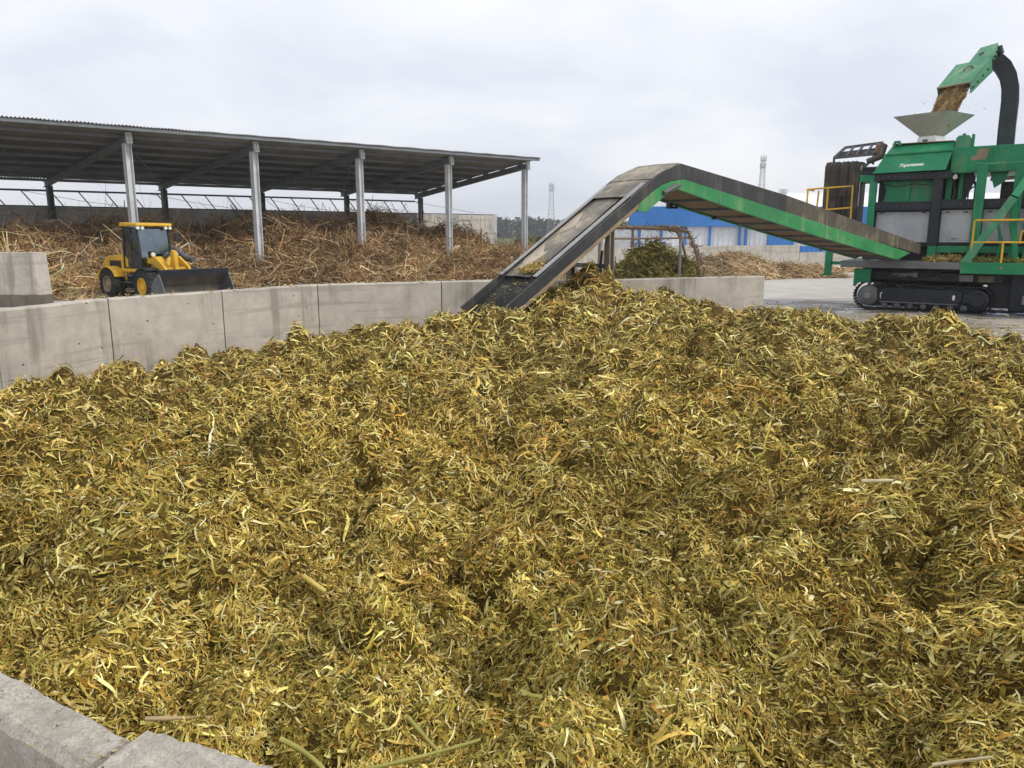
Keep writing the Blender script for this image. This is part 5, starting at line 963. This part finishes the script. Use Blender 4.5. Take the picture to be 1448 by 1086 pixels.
# goose-neck: rising duct and two box sections of the chute
path = [(3.68, 3.5, 5.40), (3.66, 3.5, 6.3), (3.66, 3.5, 7.1), (3.62, 3.5, 7.55), (3.51, 3.5, 7.95), (3.32, 3.45, 8.28), (3.05, 3.35, 8.52)]
mb = MB(); vs = []; m = len(path)
for i, p in enumerate(path):
    p = Vector(p); d = (Vector(path[min(i + 1, m - 1)]) - Vector(path[max(i - 1, 0)])).normalized(); y = Vector((0, 1, 0)); a = d.cross(y).normalized(); b = a.cross(d); w = 0.26
    vs += [p + a * w - b * 0.3, p + a * w + b * 0.3, p - a * w + b * 0.3, p - a * w - b * 0.3]
mb.add(vs, [(i * 4 + j, i * 4 + (j + 1) % 4, i * 4 + 4 + (j + 1) % 4, i * 4 + 4 + j) for i in range(m - 1) for j in range(4)] + [(0, 1, 2, 3)]); mb.build('duct', M['duct'], mc, True, bevel=0.015); MB().tube([(3.68, 3.5, 5.44), (3.68, 3.5, 5.56)], 0.42, 24).build('duct_flange', M['green'], mc, True)
def chute(name, ml, mr, tl_, tr_, th0, th1, mat):
    ml, mr, tl_, tr_ = map(Vector, (ml, mr, tl_, tr_)); up = (mr - ml).cross(tl_ - ml).normalized(); up = up if up.z > 0 else -up; d0, d1_ = -up * th0, -up * th1
    return MB().hexa([ml + d0, mr + d0, tr_ + d1_, tl_ + d1_, ml, mr, tr_, tl_]).build(name, M[mat], mc, bevel=0.012)
ML, MR, DL, DR = (1.60, 1.32, 7.42), (2.57, 1.22, 7.50), (1.98, 2.55, 8.33), (3.02, 2.40, 8.42)
# front section is an open mouthed box
ml, mr, dl, dr = map(Vector, (ML, MR, DL, DR)); up = (mr - ml).cross(dl - ml).normalized(); up = up if up.z > 0 else -up; th = 0.5
side_l = MB().hexa([ml - up * th * 0.75, ml - up * th * 0.75 + (mr - ml) * .03, dl - up * th + (dr - dl) * .03, dl - up * th, ml, ml + (mr - ml) * .03, dl + (dr - dl) * .03, dl])
side_l.hexa([mr - up * th * 0.75 - (mr - ml) * .03, mr - up * th * 0.75, dr - up * th, dr - up * th - (dr - dl) * .03, mr - (mr - ml) * .03, mr, dr, dr - (dr - dl) * .03]); side_l.hexa([ml - up * .03, mr - up * .03, dr - up * .03, dl - up * .03, ml + up * .004, mr + up * .004, dr + up * .004, dl + up * .004]); side_l.hexa([ml - up * th * .5 + (dl - ml) * .12, mr - up * th * .5 + (dr - mr) * .12, dr - up * th, dl - up * th, ml - up * th * .46 + (dl - ml) * .12, mr - up * th * .46 + (dr - mr) * .12, dr - up * th * .95, dl - up * th * .95])
fs_ = side_l.build('chute_mouth', M['greenlt'], mc); MB().hexa([ml - up * .02 - (dl - ml) * .012, mr - up * .02 - (dr - mr) * .012, mr - up * .02 + (dr - mr) * .02, ml - up * .02 + (dl - ml) * .02, ml + up * .03 - (dl - ml) * .012, mr + up * .03 - (dr - mr) * .012, mr + up * .03 + (dr - mr) * .02, ml + up * .03 + (dl - ml) * .02]).build('mouth_lip', M['tan'], mc)
chute('chute_neck', (2.26, 2.35, 8.18), (2.84, 2.26, 8.23), (2.56, 3.85, 9.06), (3.10, 3.62, 9.12), 0.42, 0.5, 'greenlt')
MB().tube([(2.28, 1.85, 8.0), (2.38, 1.95, 8.12), (2.5, 2.05, 8.16), (2.55, 2.0, 8.06)], 0.03, 6).build('chute_handle', M['darksteel'], mc, True); MB().tube([(2.60, 2.95, 8.66), (2.75, 2.95, 8.72)], 0.03, 6).build('chute_handle', M['darksteel'], mc, True)
bt_ = MB()
for u in (0.08, 0.3, 0.55, 0.8): c = mr.lerp(dr, u) - up * 0.24; bt_.tube([c - Vector((0.02, 0, 0)), c + Vector((0.03, 0.0, 0))], 0.035, 8)
for u in (0.25, 0.5, 0.75): c = Vector((2.93, 2.36, 8.37)).lerp(Vector((3.10, 3.62, 9.16)), u) - up * 0.22; bt_.tube([c, c + Vector((0.06, 0, 0))], 0.035, 8)
bt_.build('chute_bolts', M['black'], mc); MB().tube([(3.12, 3.7, 9.0), (3.2, 3.7, 8.75)], 0.12, 10).build('chute_motor', M['black'], mc, True)

# chopped material pouring from the chute into the hopper
c_, s_ = math.cos(R(-34)), math.sin(R(-34))
def mw(x, y, z): return (12.27 + c_ * x - s_ * y, 27 + s_ * x + c_ * y, z)
mb = MB(); vs = []; nu, nv = 18, 20
for j in range(nv):
    t_ = j / (nv - 1); cx_ = 2.12 - 0.42 * t_; cy_ = 1.55 + 0.2 * t_; z = 7.46 - 1.25 * t_; wv = 0.39 - 0.05 * t_; dv = 0.16
    for i in range(nu):
        a = 2 * math.pi * i / nu; k = 1 + 0.16 * math.sin(i * 2.3 + j * 0.35) + 0.08 * math.sin(i * 5.1 - j * 0.9); vs.append(mw(cx_ + wv * k * math.cos(a), cy_ + dv * k * math.sin(a), z))
core = np.array(vs); F = np.array([(j * nu + i, j * nu + (i + 1) % nu, (j + 1) * nu + (i + 1) % nu, (j + 1) * nu + i) for j in range(nv - 1) for i in range(nu)])
CH = [(0.56, 0.37, 0.17), (0.64, 0.45, 0.23), (0.48, 0.30, 0.13), (0.70, 0.52, 0.30)]; n = 9000
t_ = rng.random(n); a = rng.uniform(0, 6.283, n); k = rng.uniform(0.85, 1.12, n); X = 2.12 - 0.42 * t_ + (0.39 - 0.05 * t_) * k * np.cos(a); Y = 1.55 + 0.2 * t_ + 0.16 * k * np.sin(a); Z = 7.46 - 1.25 * t_
P = np.stack([12.27 + c_ * X - s_ * Y, 27 + s_ * X + c_ * Y, Z], 1); N = np.stack([np.cos(a) * c_ - np.sin(a) * s_, np.cos(a) * s_ + np.sin(a) * c_, 0.2 * np.ones(n)], 1)
clump = np.clip((fbm(a * 1.2, t_ * 3, 501, 3) - 0.4) * 4, 0, 1)[:, None]; cc0 = pick(CH, [3, 4, 2, 2], n) * rng.lognormal(0, 0.2, (n, 1)) * (0.72 + 0.45 * clump)
v, f, cc = strips(P, N, 0.05 * rng.lognormal(0, 0.3, n), 0.025 * rng.lognormal(0, 0.3, n), rng.uniform(0, 6.28, n), 0.5, 0.5, 0.4, 0.5, 3, 0.6, cc0)
n2 = 420; t2 = rng.random(n2); P2 = np.stack([2.12 - 0.42 * t2 + rng.normal(0, 0.34, n2), 1.55 + 0.2 * t2 + rng.normal(0, 0.22, n2), 7.3 - 1.0 * t2], 1); P2 = np.stack([12.27 + c_ * P2[:, 0] - s_ * P2[:, 1], 27 + s_ * P2[:, 0] + c_ * P2[:, 1], P2[:, 2]], 1)
v2, f2, cc2 = strips(P2, rng.normal(0, 1, (n2, 3)) + np.array([[0, 0, 0.01]]), 0.05 * rng.lognormal(0, 0.3, n2), 0.015 * np.ones(n2), rng.uniform(0, 6.28, n2), 0.3, 0.5, 0.4, 0.5, 3, 0.6, pick(CH, [1, 1, 1, 1], n2))
o = np_mesh('falling_chips', [(core, F, 0, np.tile(np.array([[0.62, 0.42, 0.21]]), (len(core), 1)), True), (v, f, 0, cc, True), (v2, f2, 0, cc2, True)], [M['stalks']], mw(1.9, 1.65, 6.2)); tag(o, 'brown chopped material pouring from the green chute into the grey hopper', 'chips', kind='stuff')
# straw lying on the machine's deck
def on_deck():
    u = random.random(); x = 1.9 + 1.3 * u; y = random.uniform(-0.05, 0.75); return mw(x, y, 1.70 + random.random() * (0.02 + 0.10 * math.exp(-((x - 2.5) / 0.4) ** 2)))
chaff('deck_straw', 700, on_deck, 0.35, 0.03, [(0.40, 0.30, 0.09), (0.50, 0.38, 0.16), (0.34, 0.27, 0.10)], None, 'yellow straw lying along the grey deck below the grey panels', 'straw')
def on_plat(): x = random.uniform(3.4, 7.0); return mw(x, random.uniform(0.0, 0.8), 1.69 + random.random() * 0.10)
chaff('deck_straw', 1800, on_plat, 0.3, 0.03, [(0.34, 0.33, 0.08), (0.46, 0.42, 0.14), (0.26, 0.27, 0.06)], None, 'green yellow litter lying on the platform behind the yellow handrail', 'straw')

def on_wall():
    t_ = random.random(); k = random.random(); x = -1.33 + 0.505 * t_ + 0.55 * (t_ > 0.999); y = 1.81 - 0.293 * t_; return (x - 0.062 * k * 1.6, y - 0.108 * k * 1.6, 1.506 + random.random() * 0.006)
chaff('wall_litter', 60, on_wall, 0.012, 0.004, [(0.5, 0.44, 0.24), (0.62, 0.56, 0.40), (0.30, 0.24, 0.12)], None, 'small chaff and crumbs lying on top of the near concrete wall', 'litter', tilt=0.15)
def on_far():
    i = random.choice((2, 3, 4, 5, 6)); u = random.random(); k = random.random(); a, b = WALL[i], WALL[i + 1]; c, d = WO[i], WO[i + 1]; p = (a[0] + (b[0] - a[0]) * u, a[1] + (b[1] - a[1]) * u); q = (c[0] + (d[0] - c[0]) * u, c[1] + (d[1] - c[1]) * u); return (p[0] + (q[0] - p[0]) * k, p[1] + (q[1] - p[1]) * k, 1.515 + 0.01 * random.random())
chaff('wall_litter', 160, on_far, 0.12, 0.02, [(0.5, 0.4, 0.14), (0.62, 0.55, 0.32), (0.30, 0.22, 0.08)], None, 'scattered stalk bits lying on top of the curved pit wall', 'litter', tilt=0.15)
def on_yard():
    x = random.uniform(6, 19); y = random.uniform(18.5, 30) if random.random() < 0.55 else 18.4 + abs(random.gauss(0, 1.6)) + (0.5 * max(0, 12 - x)); return (x, y, 0.012 + random.random() * 0.012)
chaff('yard_litter', 900, on_yard, 0.16, 0.03, [(0.5, 0.4, 0.14), (0.42, 0.33, 0.12), (0.34, 0.27, 0.10), (0.62, 0.55, 0.32)], None, 'loose silage scraps scattered on the concrete between the heap and the tracks', 'litter', tilt=0.12)

# bolts, hinges and vents on the machine body
def bolt_row(name, p, q, n, r=0.022, mat='darksteel', dy=-0.018):
    mb = MB()
    for i in range(n): c = Vector(p).lerp(Vector(q), i / (n - 1)); mb.tube([c, c + Vector((0, dy, 0))], r, 6)
    return mb.build(name, M[mat], mc)
bolt_row('beam_bolts', (0.2, 0.76, 3.55), (1.75, 0.76, 3.55), 9); bolt_row('beam_bolts', (2.3, 0.76, 3.6), (4.4, 0.76, 3.6), 11); bolt_row('top_bolts', (0.1, 0.70, 4.54), (2.2, 0.70, 4.54), 12)
bolt_row('box_bolts', (2.5, 0.965, 4.65), (5.0, 0.965, 4.65), 18, 0.018); bolt_row('box_bolts', (3.6, 1.0, 5.36), (5.2, 1.0, 5.36), 12, 0.016)
for a, b in ((0.14, 1.80), (2.16, 3.06), (3.38, 4.52)):
    for z in (2.40, 3.28): bolt_row('panel_bolts', (a + 0.07, 0.97, z), (b - 0.07, 0.97, z), 5, 0.016, 'darksteel', -0.01)
    mb = MB()
    for i in range(2): mb.box(a + 0.12 + i * (b - a - 0.36), a + 0.24 + i * (b - a - 0.36), 0.955, 0.97, 3.30, 3.35)
    mb.build('panel_hinge', M['darksteel'], mc)
    MB().tube([((a + b) / 2 - 0.08, 0.97, 2.45), ((a + b) / 2 - 0.08, 0.93, 2.45), ((a + b) / 2 + 0.08, 0.93, 2.45), ((a + b) / 2 + 0.08, 0.97, 2.45)], 0.012, 6).build('panel_handle', M['darksteel'], mc, True)
MB().tube([(0.3, 0.72, 4.3), (0.7, 0.70, 4.2), (1.3, 0.70, 4.28), (1.8, 0.72, 4.22), (2.2, 0.74, 4.35)], 0.022, 6).build('cable', M['rubber'], mc, True)
MB().tube([(2.45, 0.9, 3.74), (2.5, 0.85, 4.0), (2.42, 0.9, 4.3), (2.5, 0.95, 4.62)], 0.03, 6).build('hydraulic_hose', M['rubber'], mc, True)
MB().tube([(1.4, 1.3, 5.70), (1.4, 1.3, 5.78)], 0.08, 12).tube([(0.9, 2.2, 5.70), (0.9, 2.2, 5.76)], 0.1, 12).build('grease_cap', M['darksteel'], mc, True)
bx('lamp_bracket', 2.42, 2.5, 0.9, 0.98, 4.52, 4.6, 'black'); MB().tube([(2.46, 0.9, 4.50), (2.46, 0.82, 4.46)], [0.06, 0.075], 12).build('work_lamp', M['lamp'], mc, True)

# ------------------------------------------------------------------ thin grey air over the yard and fields
hz = MB().box(-1000, 1200, -120, 1700, -1.0, 60).build('haze', M['yard']); hz.data.materials.clear()
hm = bpy.data.materials.new('haze_air'); hm.use_nodes = True; hn = hm.node_tree.nodes; hn.remove(hn['Principled BSDF'])
pv = hn.new('ShaderNodeVolumePrincipled'); pv.inputs['Color'].default_value = (0.86, 0.90, 0.96, 1); pv.inputs['Density'].default_value = 0.0005; hm.node_tree.links.new(pv.outputs[0], hn['Material Output'].inputs['Volume'])
hz.data.materials.append(hm); tag(hz, 'thin pale haze lying over the yard, fields and far woods', 'haze', kind='stuff')
